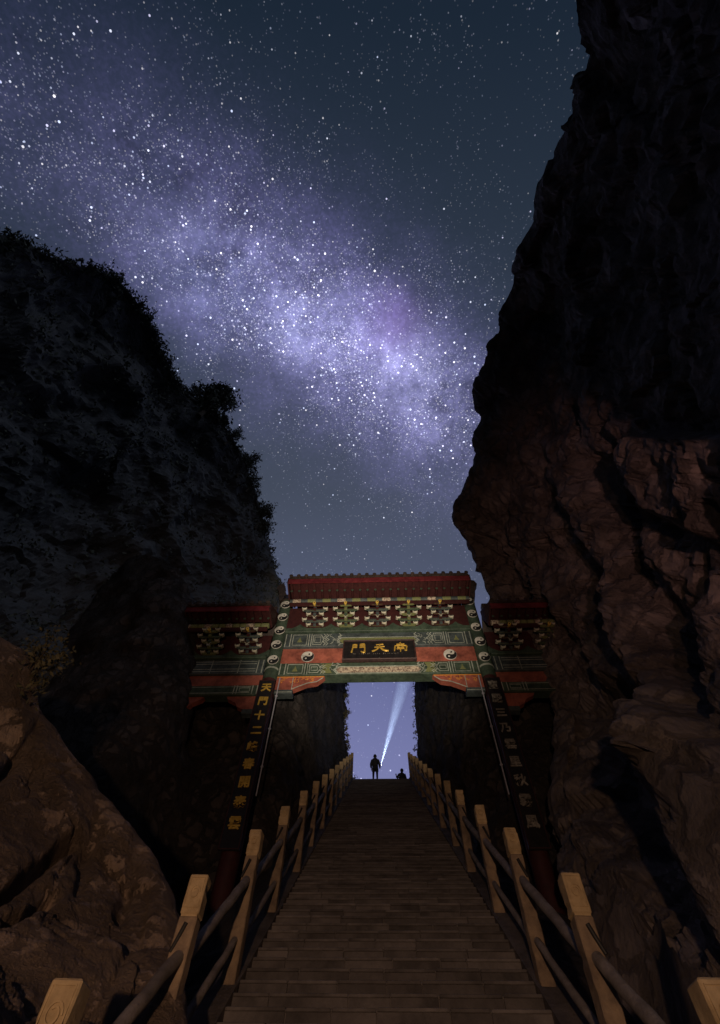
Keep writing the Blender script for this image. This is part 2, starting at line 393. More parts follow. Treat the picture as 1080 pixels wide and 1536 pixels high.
cliff_l = grid_obj('cliff', G, ROCK_L, False, 'dark scrub covered mountain cliff rising on the left of the gate', 'cliff', 'structure')
GL = G

# ---- walls of the gorge cut behind the gate (both sides) -------------------------------------------------
ST_A = -1.816; ST_B = .6962; ST_Y0 = 2.608; NST = 106; RIS = .17; TRD = RIS/ST_B
def stz(y): return ST_A+ST_B*y
TOPY = ST_Y0+TRD*NST; TOPZ = RIS*NST
def gorge_wall(side, path, label):
    P = catmull(path, 150); nv = 95; G = np.zeros((nv, len(P), 3))
    for j, (x, y, z0, z1) in enumerate(P):
        for i in range(nv):
            t = i/(nv-1); G[i, j] = (x+side*(1-(1-t)**1)*.0+side*.9*t*t, y+.25*t, z0+(z1-z0)*t)
    def fn(p, i, j):
        return side*(crag(p, .55, 6)*.28+noise.noise(p*.35)*.45+facet(p, .8)*.34+facet(p, 1.9)*.12)*(.55+.45*min(1, i/20))
    # normal orientation differs per side; use explicit outward push
    H = displace(G, lambda p, i, j: fn(p, i, j)*side*.75)
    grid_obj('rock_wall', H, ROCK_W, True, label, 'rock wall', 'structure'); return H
GW_L = gorge_wall(-1, [(-13, 13.6, 1.5, 20.5), (-9.5, 11.7, 1.8, 19), (-7.2, 11.5, 2.4, 17), (-6.25, 12.3, 3.0, 15.8), (-5.7, 14.2, 4.2, 15), (-3.6, 14.4, 5.2, 15.8), (-2.75, 15.6, 7.5, 17), (-2.5, 19, 9.5, 21), (-2.4, 24, 13, 26), (-2.25, 28.4, 15.5, 30.6), (-2.9, 30.2, 16, 31), (-7, 32, 16, 32)],
           'rough rock wall under and behind the left half of the gate')
GW_R = gorge_wall(1, [(12, 15.6, 2.5, 18), (8, 14.9, 3.0, 16.5), (5.5, 14.5, 4.2, 15), (3.6, 14.4, 5.2, 15.8), (2.85, 15.6, 7.5, 17), (2.6, 19, 9.5, 21), (2.5, 24, 13, 26), (2.42, 28.4, 15.5, 30.6), (3.0, 30.2, 16, 31), (7, 32, 16, 32)],
           'rough rock wall under and behind the right half of the gate')

# ---- slopes beside the stairs -----------------------------------------------------------------------------
def slope(side, label):
    nx, ny = 50, 120; G = np.zeros((ny, nx, 3))
    for i in range(ny):
        y = -8+i*(23.5/(ny-1))
        for j in range(nx):
            u = j/(nx-1); x = 2.12+u*u*10+u*1.2
            z = max(stz(y), -.3)-.35-(u*2.2 if y > 2 else u*2.2*max(0, (y+2)/4))
            p = Vector((side*x, y, z)); z += (crag(p, .7, 5)*.28+noise.noise(p*.5)*.3)*min(1, u*6+.1)
            G[i, j] = (side*x, y, z)
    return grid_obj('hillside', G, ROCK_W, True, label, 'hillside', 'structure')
slope(-1, 'dark stony slope outside the left railing'); slope(1, 'dark stony slope outside the right railing')

# ---- big boulder, lower left
BS = [(-150, 900, 9.6), (-60, 935, 9.5), (15, 962, 9.4), (42, 985, 9.3), (52, 1015, 9.25), (62, 1060, 9.2), (104, 1120, 9.0), (132, 1160, 8.8), (162, 1203, 8.5), (200, 1248, 8.2), (240, 1308, 7.8), (262, 1362, 7.3), (272, 1430, 6.7), (276, 1540, 6.0), (276, 1700, 5.3)]
S = [atR(*s) for s in BS]
rails = [[p+np.array([-2.5, 3.2, -1.5]) for p in S], [p+np.array([-.7, 1.2, -.3]) for p in S], S]
for t, dr in ((.18, .08), (.42, .20), (.75, .34), (1.2, .48)):
    rails.append([atR(px+(-260-px)*t, py+(1750-py)*t*.30+30*t, r*(1-dr)) for px, py, r in BS])
G = loft(rails, 230, 190)
FOLD = Vector(unit(CR*.62+CU*.62-CF*.2)[:])
def fB(p, i, j):
    v = i/189.0; w = min(1, max(0.0, (v-.33)/.15))
    q = p-FOLD*(p.dot(FOLD)*.78); x_, y_ = project(p); PP = np.array((x_, y_))
    a = crag(q, .9, 5)*.06+noise.noise(q*.8)*.14+facet(q, .8)*.20+facet(p, 1.7)*.085+facet(p, 4)*.02+(cell(q, .8)-.2)*.16+crag(p, 2.2, 4)*.035
    for pts, hw, h in (([(112, 1262), (60, 1305), (-20, 1362)], 7, -.28), ([(85, 1340), (40, 1372), (10, 1380)], 6, -.16), ([(130, 1100), (185, 1180), (225, 1290), (240, 1380)], 26, .16), ([(210, 1215), (205, 1290), (180, 1370)], 10, -.16), ([(20, 1060), (60, 1130), (100, 1240)], 22, .14), ([(150, 1160), (140, 1250), (120, 1330)], 9, -.12), ([(60, 1090), (20, 1150), (-30, 1190)], 8, -.2)):
        dd, al_ = seg_d(PP+np.array([noise.noise(p*2)*7, noise.noise(p*2+Vector((9, 0, 0)))*7]), pts)
        if dd < hw*2.2: a += h*math.exp(-(dd/hw)**2)
    return a*w+crag(p, 1.2, 4)*.04*(1-w)
G = displace(G, fB)
tag(grid_obj('boulder', G, BOULD, False), 'huge warm lit brown boulder beside the lower left stairs', 'boulder')
GB = G

# ---- ground sheet far below everything, landing, top path
mb = MB(); mb.add([(-600, -600, -.9), (600, -600, -.9), (600, 600, -.9), (-600, 600, -.9)], [(0, 1, 2, 3)], GROUND)
tag(mb.build('ground'), 'dark ground around the foot of the mountain', 'ground', None, 'structure')
mb = MB(); mb.box(-3.6, 3.6, -9, ST_Y0+.05, -.3, -.004, CURB); tag(mb.build('landing'), 'stone landing at the foot of the stairs', 'landing', None, 'structure')
mb = MB(); mb.box(-2.6, 2.6, TOPY-.02, TOPY+16, TOPZ-.6, TOPZ-.012, CURB); tag(mb.build('path'), 'level path at the head of the stairs', 'path', None, 'structure')

# ------------------------------------------------------------------ stairs
SW = 1.72
stairs = thing('staircase', 'long steep dark stone staircase climbing to the gate', 'staircase', (0, ST_Y0, 0))
LIP = mat('worn step edge', (.068, .061, .062), (.158, .142, .143), 2.0, .8, .4, 16, rand=.22, world=True)
mbx = MB(); mbx.box(-SW, SW, 0, TRD+.06, .0, RIS-.035, STEP); mbx.box(-SW, SW, -.014, TRD+.06, RIS-.034, RIS-.004, LIP, .008)
step_core = mbx.build('step', stairs); core_me = step_core.data
bms = MB(); bms.box(-.5, .5, .045, 1, 0, .80, STEP, .008); bms.box(-.5, .5, 0, 1, .805, 1, LIP, .03)
slab0 = bms.build('stone_slab'); slab_me = slab0.data; bpy.data.objects.remove(slab0)
for i in range(NST):
    o = step_core if i == 0 else link('step', core_me, stairs)
    o.location = (0, TRD*i, RIS*i)
    if i >= 10 and i < 56:
        nS = 6 if i < 30 else 5 if i < 42 else 4
        cuts = sorted([-SW+2*SW*(k+random.uniform(-.28, .28))/nS for k in range(1, nS)]); cuts = [-SW]+cuts+[SW]
        for a, b in zip(cuts[:-1], cuts[1:]):
            w = b-a-.012; h = RIS-.004+random.uniform(-.006, .006)
            s = link('stone_slab', slab_me, o, ((a+b)/2, -.048+random.uniform(-.010, .010), .004), (0, 0, random.uniform(-.004, .004)), (w, TRD+.05, h))
    else:
        o.location.x = random.uniform(-.01, .01); o.location.y += random.uniform(-.014, .014)

# ------------------------------------------------------------------ railings
PW = 1.843; PY0 = 3.472; PDY = 1.933; PDROP = 1.561; NP = 13
def post_top(k): y = PY0+PDY*k+(.17 if k == 0 else 0); return y, 1.6-PDROP+ST_B*y
PH = 2.05; HW = .088
def worn_box(mb, x0, x1, y0, y1, z0, z1, m, nz, seed, chips):
    """bevelled stone block with uneven faces and knocked-off corners"""
    bm = bmesh.new(); bmesh.ops.create_cube(bm, size=1)
    for q in bm.verts: q.co = Vector(((x0+x1)/2+q.co.x*(x1-x0), (y0+y1)/2+q.co.y*(y1-y0), (z0+z1)/2+q.co.z*(z1-z0)))
    bmesh.ops.bevel(bm, geom=list(bm.edges), offset=.011, segments=1, affect='EDGES')
    lng = [e for e in bm.edges if abs(e.verts[0].co.z-e.verts[1].co.z) > .1]
    bmesh.ops.subdivide_edges(bm, edges=lng, cuts=nz, use_grid_fill=True)
    rs = random.Random(seed); ch = [(Vector((rs.choice((x0, x1)), rs.choice((y0, y0, y1)), rs.uniform(z0, z1))), rs.uniform(.03, .06)) for _ in range(chips)]
    c = Vector(((x0+x1)/2, (y0+y1)/2, 0))
    for q in bm.verts:
        n_ = (Vector((q.co.x, q.co.y, 0))-c); l = n_.length or 1
        q.co -= n_/l*(.003+.005*noise.noise(q.co*9+Vector((seed*3.1, 0, 0))))
        for cp, rad in ch:
            d = (q.co-cp).length
            if d < rad: q.co -= n_/l*(.024*(1-d/rad))
    mb.bm(bm, m)
def post_mesh(seed):
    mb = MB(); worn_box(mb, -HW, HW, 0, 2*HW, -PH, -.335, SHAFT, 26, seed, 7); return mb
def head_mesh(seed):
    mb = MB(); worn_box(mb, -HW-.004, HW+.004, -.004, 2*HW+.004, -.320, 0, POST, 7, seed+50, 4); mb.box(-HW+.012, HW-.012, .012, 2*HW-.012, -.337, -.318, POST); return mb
def carving_mesh():
    mb = MB()
    pts = []
    for k in range(22):
        t = k/21*2*math.pi*1.35; r = .050-.026*k/21
        pts.append((r*math.cos(t), r*math.sin(t)*1.15-.15))
    ribbon(mb, pts, .009, -.003, .007, POST)
    ribbon(mb, [(-.068, -.27), (.068, -.27), (.068, -.03), (-.068, -.03)], .006, -.003, .005, POST, True)
    return mb
PMS = {}; cm_ = None
for side, lab in ((-1, 'stone railing with square posts along the left of the stairs'), (1, 'stone railing with square posts along the right of the stairs')):
    rail_t = thing('stone_railing', lab, 'railing', (side*PW, PY0, stz(PY0)), 'stone railings of the staircase')
    O = Vector((side*PW, PY0, stz(PY0)))
    for k in range(-1, NP+1):
        y, z = post_top(k)
        vkey = k % 5
        if vkey not in PMS:
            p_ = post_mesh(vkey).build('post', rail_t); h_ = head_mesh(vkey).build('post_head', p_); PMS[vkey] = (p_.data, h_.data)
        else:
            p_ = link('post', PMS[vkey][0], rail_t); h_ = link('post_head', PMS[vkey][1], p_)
        if cm_ is None: c_ = carving_mesh().build('carving', p_); cm_ = c_.data
        else: c_ = link('carving', cm_, p_)
        p_.location = Vector((side*PW+random.uniform(-.008, .008), y, z+random.uniform(-.012, .012)))-O
        p_.rotation_euler = (random.uniform(-.014, .014), random.uniform(-.014, .014), random.uniform(-.05, .05))
        if k < NP:
            y2, z2 = post_top(k+1); a = Vector((side*PW, y+2*HW-.02, z-.62)); b = Vector((side*PW, y2+.02, z2-.62-.01))
            for nm, dz, r, nn in (('handrail', 0, .056, 12), ('lower_rail', -.62, .042, 8)):
                mb = MB(); n = 10
                mb.tube([(a.lerp(b, t/n)+Vector((random.uniform(-.006, .006), 0, dz+random.uniform(-.006, .006)+(.0 if dz else 0)))-O) for t in range(n+1)], [r*random.uniform(.93, 1.06) for _ in range(n+1)], RAIL, nn)
                mb.build(nm, rail_t)
            # black bar standing for a dark slot in the face of the next post above the handrail
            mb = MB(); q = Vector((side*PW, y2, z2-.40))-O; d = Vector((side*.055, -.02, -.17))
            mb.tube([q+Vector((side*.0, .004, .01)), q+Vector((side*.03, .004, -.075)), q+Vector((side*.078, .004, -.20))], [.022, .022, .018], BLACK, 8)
            mb.build('dark_slot', rail_t)
    # base stones along the flight
    for k in range(-1, NP):
        y, _ = post_top(k); y2 = y+PDY
        mb = MB(); xa, xb = (PW-.125, PW+.16)
        za, zb = stz(y)+.20, stz(y2)+.20
        mb.prism([(y+.008, za), (y2-.008, zb), (y2-.008, zb-.75), (y+.008, za-.75)], side*xa, side*xb, CURB, 'yz')
        o = mb.build('base_stone', rail_t); o.location = -O

# ------------------------------------------------------------------ the gate
gate = thing('memorial_archway', 'painted Chinese memorial archway with red panels and bracketed eaves over the stairs', 'gate', (0, 13, 5))
GO = Vector((0, 13, 5))
def gp(mb, name, parent=gate, label=None):
    o = mb.build(name, parent)
    if parent is gate: o.location = -GO
    if label: o['label'] = label
    return o
CX = 3.78
def yinyang(parent, x, y, z, r, dim=False):
    mb = MB(); n = 28
    circ = [(x+r*math.cos(2*math.pi*k/n), z+r*math.sin(2*math.pi*k/n)) for k in range(n)]
    mb.prism(circ, y-.035, y, WHITE)
    d = gp(mb, 'yin_yang_disc', parent)
    mb = MB(); P = []
    for k in range(15): t = math.pi/2-math.pi*k/14; P.append((x+r*.97*math.cos(t), z+r*.97*math.sin(t)))          # right big arc top->bottom
    for k in range(1, 11): t = -math.pi/2-math.pi*k/10; P.append((x+r*.485*math.cos(t), z-r*.485+r*.485*math.sin(t)))   # bulge left, up to centre
    for k in range(1, 10): t = -math.pi/2+math.pi*k/10; P.append((x+r*.485*math.cos(t), z+r*.485+r*.485*math.sin(t)))   # bulge right
    th = -.5                                                                   # whole figure turned a little
    P = [(x+(a-x)*math.cos(th)-(b-z)*math.sin(th), z+(a-x)*math.sin(th)+(b-z)*math.cos(th)) for a, b in P]
    # triangulate concave outline through bmesh
    bm = bmesh.new(); vsb = [bm.verts.new((a, y-.041, b)) for a, b in P]; f = bm.faces.new(vsb)
    ext = bmesh.ops.extrude_face_region(bm, geom=[f]); 
    for q in ext['geom']:
        if isinstance(q, bmesh.types.BMVert): q.co.y = y-.033
    bmesh.ops.triangulate(bm, faces=bm.faces[:])
    mb.bm(bm, BLACK)
    for sgn, m in ((1, BLACK), (-1, WHITE)):
        cx = -math.sin(th)*sgn*.485*r+x; cz = z+math.cos(th)*sgn*.485*r
        mb.prism([(cx+r*.15*math.cos(2*math.pi*k/10), cz+r*.15*math.sin(2*math.pi*k/10)) for k in range(10)], y-.046, y-.036, m)
    mb.build('yin_half', d)
    return d

def text_mesh(ch, size, m, ext=.012, off=.012):
    cu = bpy.data.curves.new('t', 'FONT'); cu.body = ch; cu.size = size; cu.extrude = ext; cu.offset = off; cu.align_x = 'CENTER'; cu.align_y = 'CENTER'
    cu.resolution_u = 2
    o = bpy.data.objects.new('t', cu); COL.objects.link(o); bpy.context.view_layer.update()
    me = bpy.data.meshes.new_from_object(o.evaluated_get(bpy.context.evaluated_depsgraph_get()))
    bpy.data.objects.remove(o); me.materials.clear(); me.materials.append(m); me.name = 'character'
    # centre on the ink box
    xs = [v.co.x for v in me.vertices]; ys = [v.co.y for v in me.vertices]; cx = (min(xs)+max(xs))/2; cy = (min(ys)+max(ys))/2
    for v in me.vertices: v.co.x -= cx; v.co.y -= cy
    return me

# columns (inner pair rise above the roofs), conduits, couplet boards
for side in (-1, 1):
    cx = side*CX
    mb = MB(); mb.tube([(cx, 13, 4.2), (cx, 13, 12.55)], .25, REDD, 20); col = gp(mb, 'column')
    mb = MB(); mb.tube([(cx, 13, 12.55), (cx, 13, 12.62), (cx, 13, 16.55)], [.265, .265, .255], GREEN, 20)
    for z in (12.95, 16.35): mb.tube([(cx, 13, z), (cx, 13, z+.07)], .275, LINE, 20)
    up = gp(mb, 'column_top')
    mb = MB(); mb.tube([(cx, 13, 16.55), (cx, 13, 16.62), (cx, 13, 16.66), (cx, 13, 16.95), (cx, 13, 17.05)], [.27, .30, .24, .22, .08], TILE, 14)
    # cloud scroll finial
    fin = [(0, 16.5), (.16*side, 16.52), (.34*side, 16.70), (.40*side, 17.0), (.46*side, 17.30), (.58*side, 17.52), (.50*side, 17.74), (.34*side, 17.80), (.22*side, 17.62), (.30*side, 17.44), (.16*side, 17.25), (.06*side, 17.0)]
    bm = bmesh.new(); f = bm.faces.new([bm.verts.new((cx+a, 12.86, b)) for a, b in fin]); ex = bmesh.ops.extrude_face_region(bm, geom=[f])
    for q in ex['geom']:
        if isinstance(q, bmesh.types.BMVert): q.co.y = 13.14
    bmesh.ops.triangulate(bm, faces=bm.faces[:]); mb.bm(bm, TILE)
    gp(mb, 'finial')
    for k in range(5): yinyang(gate, cx+side*(-.02), 12.745, 13.30+k*.735, .20)
    # couplet board: black lacquer, slightly curved round the column front
    mb = MB(); mb.box(cx-.27, cx+.27, 12.68, 12.74, 7.25, 12.38, LACQ, .012)
    ribbon(mb, [(cx-.25, 7.28), (cx+.25, 7.28), (cx+.25, 12.35), (cx-.25, 12.35)], .018, 12.68, .006, REDD, True)
    bo = gp(mb, 'couplet_board', gate, 'black couplet board with bright gold characters' if side < 0 else 'black couplet board with dull silvery characters')
    chars = '天門十二峰春開泰雲' if side < 0 else '寶殿三乃雲里秋霧風'
    zt, zb = 12.05, 7.86
    for k, ch in enumerate(chars):
        me = text_mesh(ch, .335 if side < 0 else .33, GOLD if side < 0 else DULL, .012, .010)
        o = link('character', me, bo, (cx-.015*side+random.uniform(-.015, .015), 12.667, zt+(zb-zt)*k/8), (math.pi/2, random.uniform(-.05, .05), 0), (1.0, .98, 1)); 
    mb = MB(); xx = cx-side*.385; mb.tube([(xx, 12.80, 8.6), (xx, 12.79, 10.5), (xx, 12.80, 12.55)], .021, PIPE, 8)
    for z in (9.4, 10.6, 11.8): mb.box(xx-.04, xx+.04, 12.775, 12.83, z, z+.03, PIPE)
    gp(mb, 'conduit')
    # outer columns, half sunk in the rock
    mb = MB(); mb.tube([(side*7.15, 13, 4.0), (side*7.15, 13, 15.0)], .24, REDD, 18); gp(mb, 'column')

def chevron(mb, x, z0, z1, s, w, y, m, dx=0):
    zm = (z0+z1)/2; h = (z1-z0)
    pts = [(x, z1), (x-s*.07, z1-h*.14), (x+s*.03, z1-h*.30), (x-s*.10, zm), (x+s*.03, z0+h*.30), (x-s*.07, z0+h*.14), (x, z0)]
    ribbon(mb, [(a+dx, b) for a, b in pts], w, y, .006, m)
def beam_paint(x0, x1, z0, z1, y, field, m2, name_parent, panel=None, cx=0, gap=1.45):
    """hoop lines, medallion, rectangle, double chevron on each half of a beam"""
    mb = MB(); h = z1-z0; mg = .07
    for s, xe in ((1, x0), (-1, x1)):
        for d in (.06, .24): ribbon(mb, [(xe+s*d, z0+.03), (xe+s*d, z1-.03)], .035, y, .006, LINE)
        a = xe+s*.33; b = xe+s*.86
        ribbon(mb, [(a, z0+mg), (b, z0+mg), (b, z1-mg), (a, z1-mg)], .022, y, .006, LINE, True)
        for d in (.94, 1.03): ribbon(mb, [(xe+s*d, z0+.03), (xe+s*d, z1-.03)], .028, y, .006, LINE)
        c_ = xe+s*1.10; e = xe+s*1.40
        ribbon(mb, [(c_, z0+mg+.02), (e, z0+mg+.02), (e+s*.09, (z0+z1)/2), (e, z1-mg-.02), (c_, z1-mg-.02)], .024, y, .006, LINE, True)
        ribbon(mb, [(c_+s*.06, z0+mg+.12), (e-s*.02, z0+mg+.12), (e-s*.02, z1-mg-.12), (c_+s*.06, z1-mg-.12)], .016, y, .006, LINE, True)
        for d in (1.50, 1.60): chevron(mb, xe+s*d, z0+.05, z1-.05, -s, .026, y, LINE)
        if gap: chevron(mb, cx-s*gap, z0+.03, z1-.03, -s, .034, y, LINE)
        # medallion
        mx = (a+b)/2; mz = (z0+z1)/2; rr = h*.33
        mb.prism([(mx+rr*math.cos(t*math.pi/9), mz+rr*math.sin(t*math.pi/9)) for t in range(18)], y-.008, y, m2)
        mb.prism([(mx-.10, mz-.12), (mx+.10, mz-.12), (mx+.03, mz+.02), (mx, mz+.14), (mx-.03, mz+.02)], y-.013, y-.008, FLAK)
        # scroll flecks between chevrons and centre
        for q in range(12):
            px = xe+s*(1.72+random.random()*.45); pz = z0+h*(.15+.7*random.random()); l = .05+.06*random.random(); t = random.random()*3
            ribbon(mb, [(px+l*math.cos(t), pz+l*math.sin(t)), (px, pz), (px+l*.8*math.cos(t+2), pz+l*.8*math.sin(t+2))], .018, y, .005, LINE)
    o = tag(mb.build('painted_border', name_parent), kind='stuff')
    return o

IN = CX-.26
def beam(name, x0, x1, y0, y1, z0, z1, m, parent=gate, b=.02):
    mb = MB(); mb.box(x0, x1, y0, y1, z0, z1, m, b); return gp(mb, name, parent)
# main bay
lo = beam('lower_architrave', -IN, IN, 12.80, 13.25, 12.67, 13.20, GREEN)
beam_paint(-IN, IN, 12.67, 13.20, 12.80, GREEN, GREEN, lo)
pan = beam('red_panel', -IN, IN, 12.90, 13.05, 13.205, 13.955, REDP, b=0)
hi = beam('upper_architrave', -IN, IN, 12.78, 13.22, 13.96, 14.62, BLUE)
beam_paint(-IN, IN, 13.96, 14.62, 12.78, BLUE, BLUE, hi)
beam('plate_beam', -IN-.02, IN+.02, 12.68, 13.28, 14.625, 14.84, GREEN)
for x in (-2.56, 2.60): yinyang(gate, x, 12.896, 13.56, .235)
mb = MB()     # pale patterned strips above and below the plaque, between long chevron frames
for (z0, z1, xh, y, m) in ((14.10, 14.34, 1.33, 12.780, FLAK), (12.74, 12.97, 1.38, 12.800, CARV)):
    mb.prism([(-xh, z0), (xh, z0), (xh+.10, (z0+z1)/2), (xh, z1), (-xh, z1), (-xh-.10, (z0+z1)/2)], y-.010, y, m)
    ribbon(mb, [(-xh-.06, z0-.03), (xh+.06, z0-.03), (xh+.19, (z0+z1)/2), (xh+.06, z1+.03), (-xh-.06, z1+.03), (-xh-.19, (z0+z1)/2)], .030, y, .008, LINE, True)
for s in (-1, 1):      # faded olive field at both sides of the plaque on the lower beam
    mb.prism([(s*1.62, 12.73), (s*2.02, 12.73), (s*1.95, 12.94), (s*2.02, 13.15), (s*1.62, 13.15), (s*1.72, 12.94)], 12.794, 12.80, FLAK)
gp(mb, 'painted_field')
# corner braces (main bay)
for s in (-1, 1):
    pts = [(IN, 12.66), (1.86, 12.66), (1.92, 12.60), (2.12, 12.42), (2.45, 12.36), (2.75, 12.22), (2.95, 12.12), (IN, 12.12)]
    mb = MB(); bm = bmesh.new(); f = bm.faces.new([bm.verts.new((s*a, 12.88, b)) for a, b in pts]); ex = bmesh.ops.extrude_face_region(bm, geom=[f])
    for q in ex['geom']:
        if isinstance(q, bmesh.types.BMVert): q.co.y = 13.10
    bmesh.ops.triangulate(bm, faces=bm.faces[:]); mb.bm(bm, REDP)
    ribbon(mb, [(s*(IN-.02), 12.645), (s*1.90, 12.645)], .035, 12.88, .008, ORANGE)
    ribbon(mb, [(s*1.92, 12.60), (s*2.12, 12.44), (s*2.45, 12.38), (s*2.75, 12.24), (s*2.95, 12.14)], .03, 12.88, .007, LINE)
    ribbon(mb, [(s*2.95, 12.14), (s*2.95, 12.62)], .022, 12.88, .006, LINE)
    for q in range(26):
        px = s*random.uniform(2.2, 3.4); pz = random.uniform(12.42, 12.6); l = .05; t = random.random()*3
        ribbon(mb, [(px+l*math.cos(t), pz+l*math.sin(t)), (px, pz), (px+l*math.cos(t+2), pz+l*math.sin(t+2))], .016, 12.88, .005, ORANGE)
    mb.box(min(s*2.90, s*IN), max(s*2.90, s*IN), 12.84, 13.14, 11.95, 12.10, BLUE, .01)
    ribbon(mb, [(s*2.93, 12.0), (s*(IN-.03), 12.0)], .02, 12.84, .006, LINE)
    gp(mb, 'corner_brace')

# bracket sets ------------------------------------------------------------------
def block_mesh():
    mb = MB(); w, h, d = .078, .085, .07
    mb.box(-w, w, -d, d, .034, h, BLUE)
    v = [(-w*.72, -d*.72, 0), (w*.72, -d*.72, 0), (w*.72, d*.72, 0), (-w*.72, d*.72, 0), (-w, -d, .034), (w, -d, .034), (w, d, .034), (-w, d, .034)]
    mb.add(v, [(0, 1, 2, 3), (0, 4, 5, 1), (1, 5, 6, 2), (2, 6, 7, 3), (3, 7, 4, 0)], CREAM)
    for s in (-1, 1): mb.box(s*w-.014, s*w+.014, -d-.006, d, .032, h+.002, CREAM)
    mb.box(-w, w, -d-.006, -d, .028, .046, CREAM)
    return mb
def arm(mb, hw, y, z, m, t=.07):
    mb.prism([(-hw, z+.085), (-hw, z+.045), (-hw+.07, z), (hw-.07, z), (hw, z+.045), (hw, z+.085)], y-t/2, y+t/2, m)
    ribbon(mb, [(-hw, z+.075), (-hw, z+.045), (-hw+.07, z+.008), (hw-.07, z+.008), (hw, z+.045), (hw, z+.075)], .012, y-t/2, .004, FLAK)
def bracket_set(mats, yd, tiers=5, dz=.152):
    mb = MB(); pos = []
    for t in range(tiers):
        hw = (.27, .43)[t % 2]; y = -.05-yd*t/(tiers-1); z = .0+dz*t
        arm(mb, hw, y, z, mats[t % len(mats)])
        pos += [(s*(hw-.02), y-.01, z+.075) for s in (-1, 1)]
        mb.box(-.055, .055, y-.12, .05, z+.005, z+.085, mats[(t+1) % len(mats)])
    # central noses
    for z, y in ((.20, -.26), (.56, -.60)):
        mb.prism([(y, z+.02), (y-.14, z-.05), (y-.15, z-.02), (y-.03, z+.10), (y+.1, z+.10)], -.03, .03, YEL if z > .5 else CREAM, 'yz')
    mb.prism([(.06*math.cos(k*math.pi/6), .56+.06*math.sin(k*math.pi/6)) for k in range(12)], -.80, -.75, YEL)
    mb.prism([(.025*math.cos(k*math.pi/4), .56+.025*math.sin(k*math.pi/4)) for k in range(8)], -.806, -.80, BLACK)
    for s in (-1, 1):
        ribbon(mb, [(s*.02, .10), (s*.035, .19), (s*.09, .235)], .022, -.42, .01, CREAM)
    ribbon(mb, [(0, .60), (0, .76)], .022, -.70, .01, FLAK)
    return mb, pos
blk_me = None; br_cache = {}
def put_bracket(x, y, z, kind, sc=1.0):
    global blk_me
    mats = {'g': (FLAK, GREEN), 'r': (REDD, BLUE)}[kind]
    if kind not in br_cache:
        mb, pos = bracket_set(mats, .52); o = mb.build('bracket_set', gate); br_cache[kind] = (o.data, pos)
    else: o = link('bracket_set', br_cache[kind][0], gate)
    o.location = Vector((x, y, z))-GO; o.scale = (sc, 1, sc)
    for p in br_cache[kind][1]:
        if blk_me is None:
            b = block_mesh().build('bearing_block', o); blk_me = b.data
        else: b = link('bearing_block', blk_me, o)
        b.location = p; b.rotation_euler = (0, 0, random.uniform(-.05, .05))
for k, x in enumerate((-2.42, -1.21, 0.02, 1.23, 2.44)): put_bracket(x, 12.74, 14.86, 'gr'[(k+1) % 2])
for s in (-1, 1):
    for k in range(2): put_bracket(s*(4.75+k*1.42), 12.76, 13.56, 'rg'[k], .98)
def board_behind(x0, x1, z0, z1, y, centres):
    mb = MB(); mb.box(x0, x1, y, y+.06, z0, z1, REDD)
    for c0 in centres:
        mb.prism([(c0-.36, z0+.02), (c0+.36, z0+.02), (c0+.30, z0+.14), (c0+.12, z0+.24), (c0, z0+.36), (c0-.12, z0+.24), (c0-.30, z0+.14)], y-.02, y, GREEN)
    gp(mb, 'bracket_board')
board_behind(-IN-.2, IN+.2, 14.845, 16.15, 12.86, (-3.03, -1.815, -.6, .62, 1.835, 3.05))
for s in (-1, 1): board_behind(*sorted((s*4.05, s*6.9)), 13.56, 14.65, 12.88, (s*4.05, s*5.46, s*6.85))

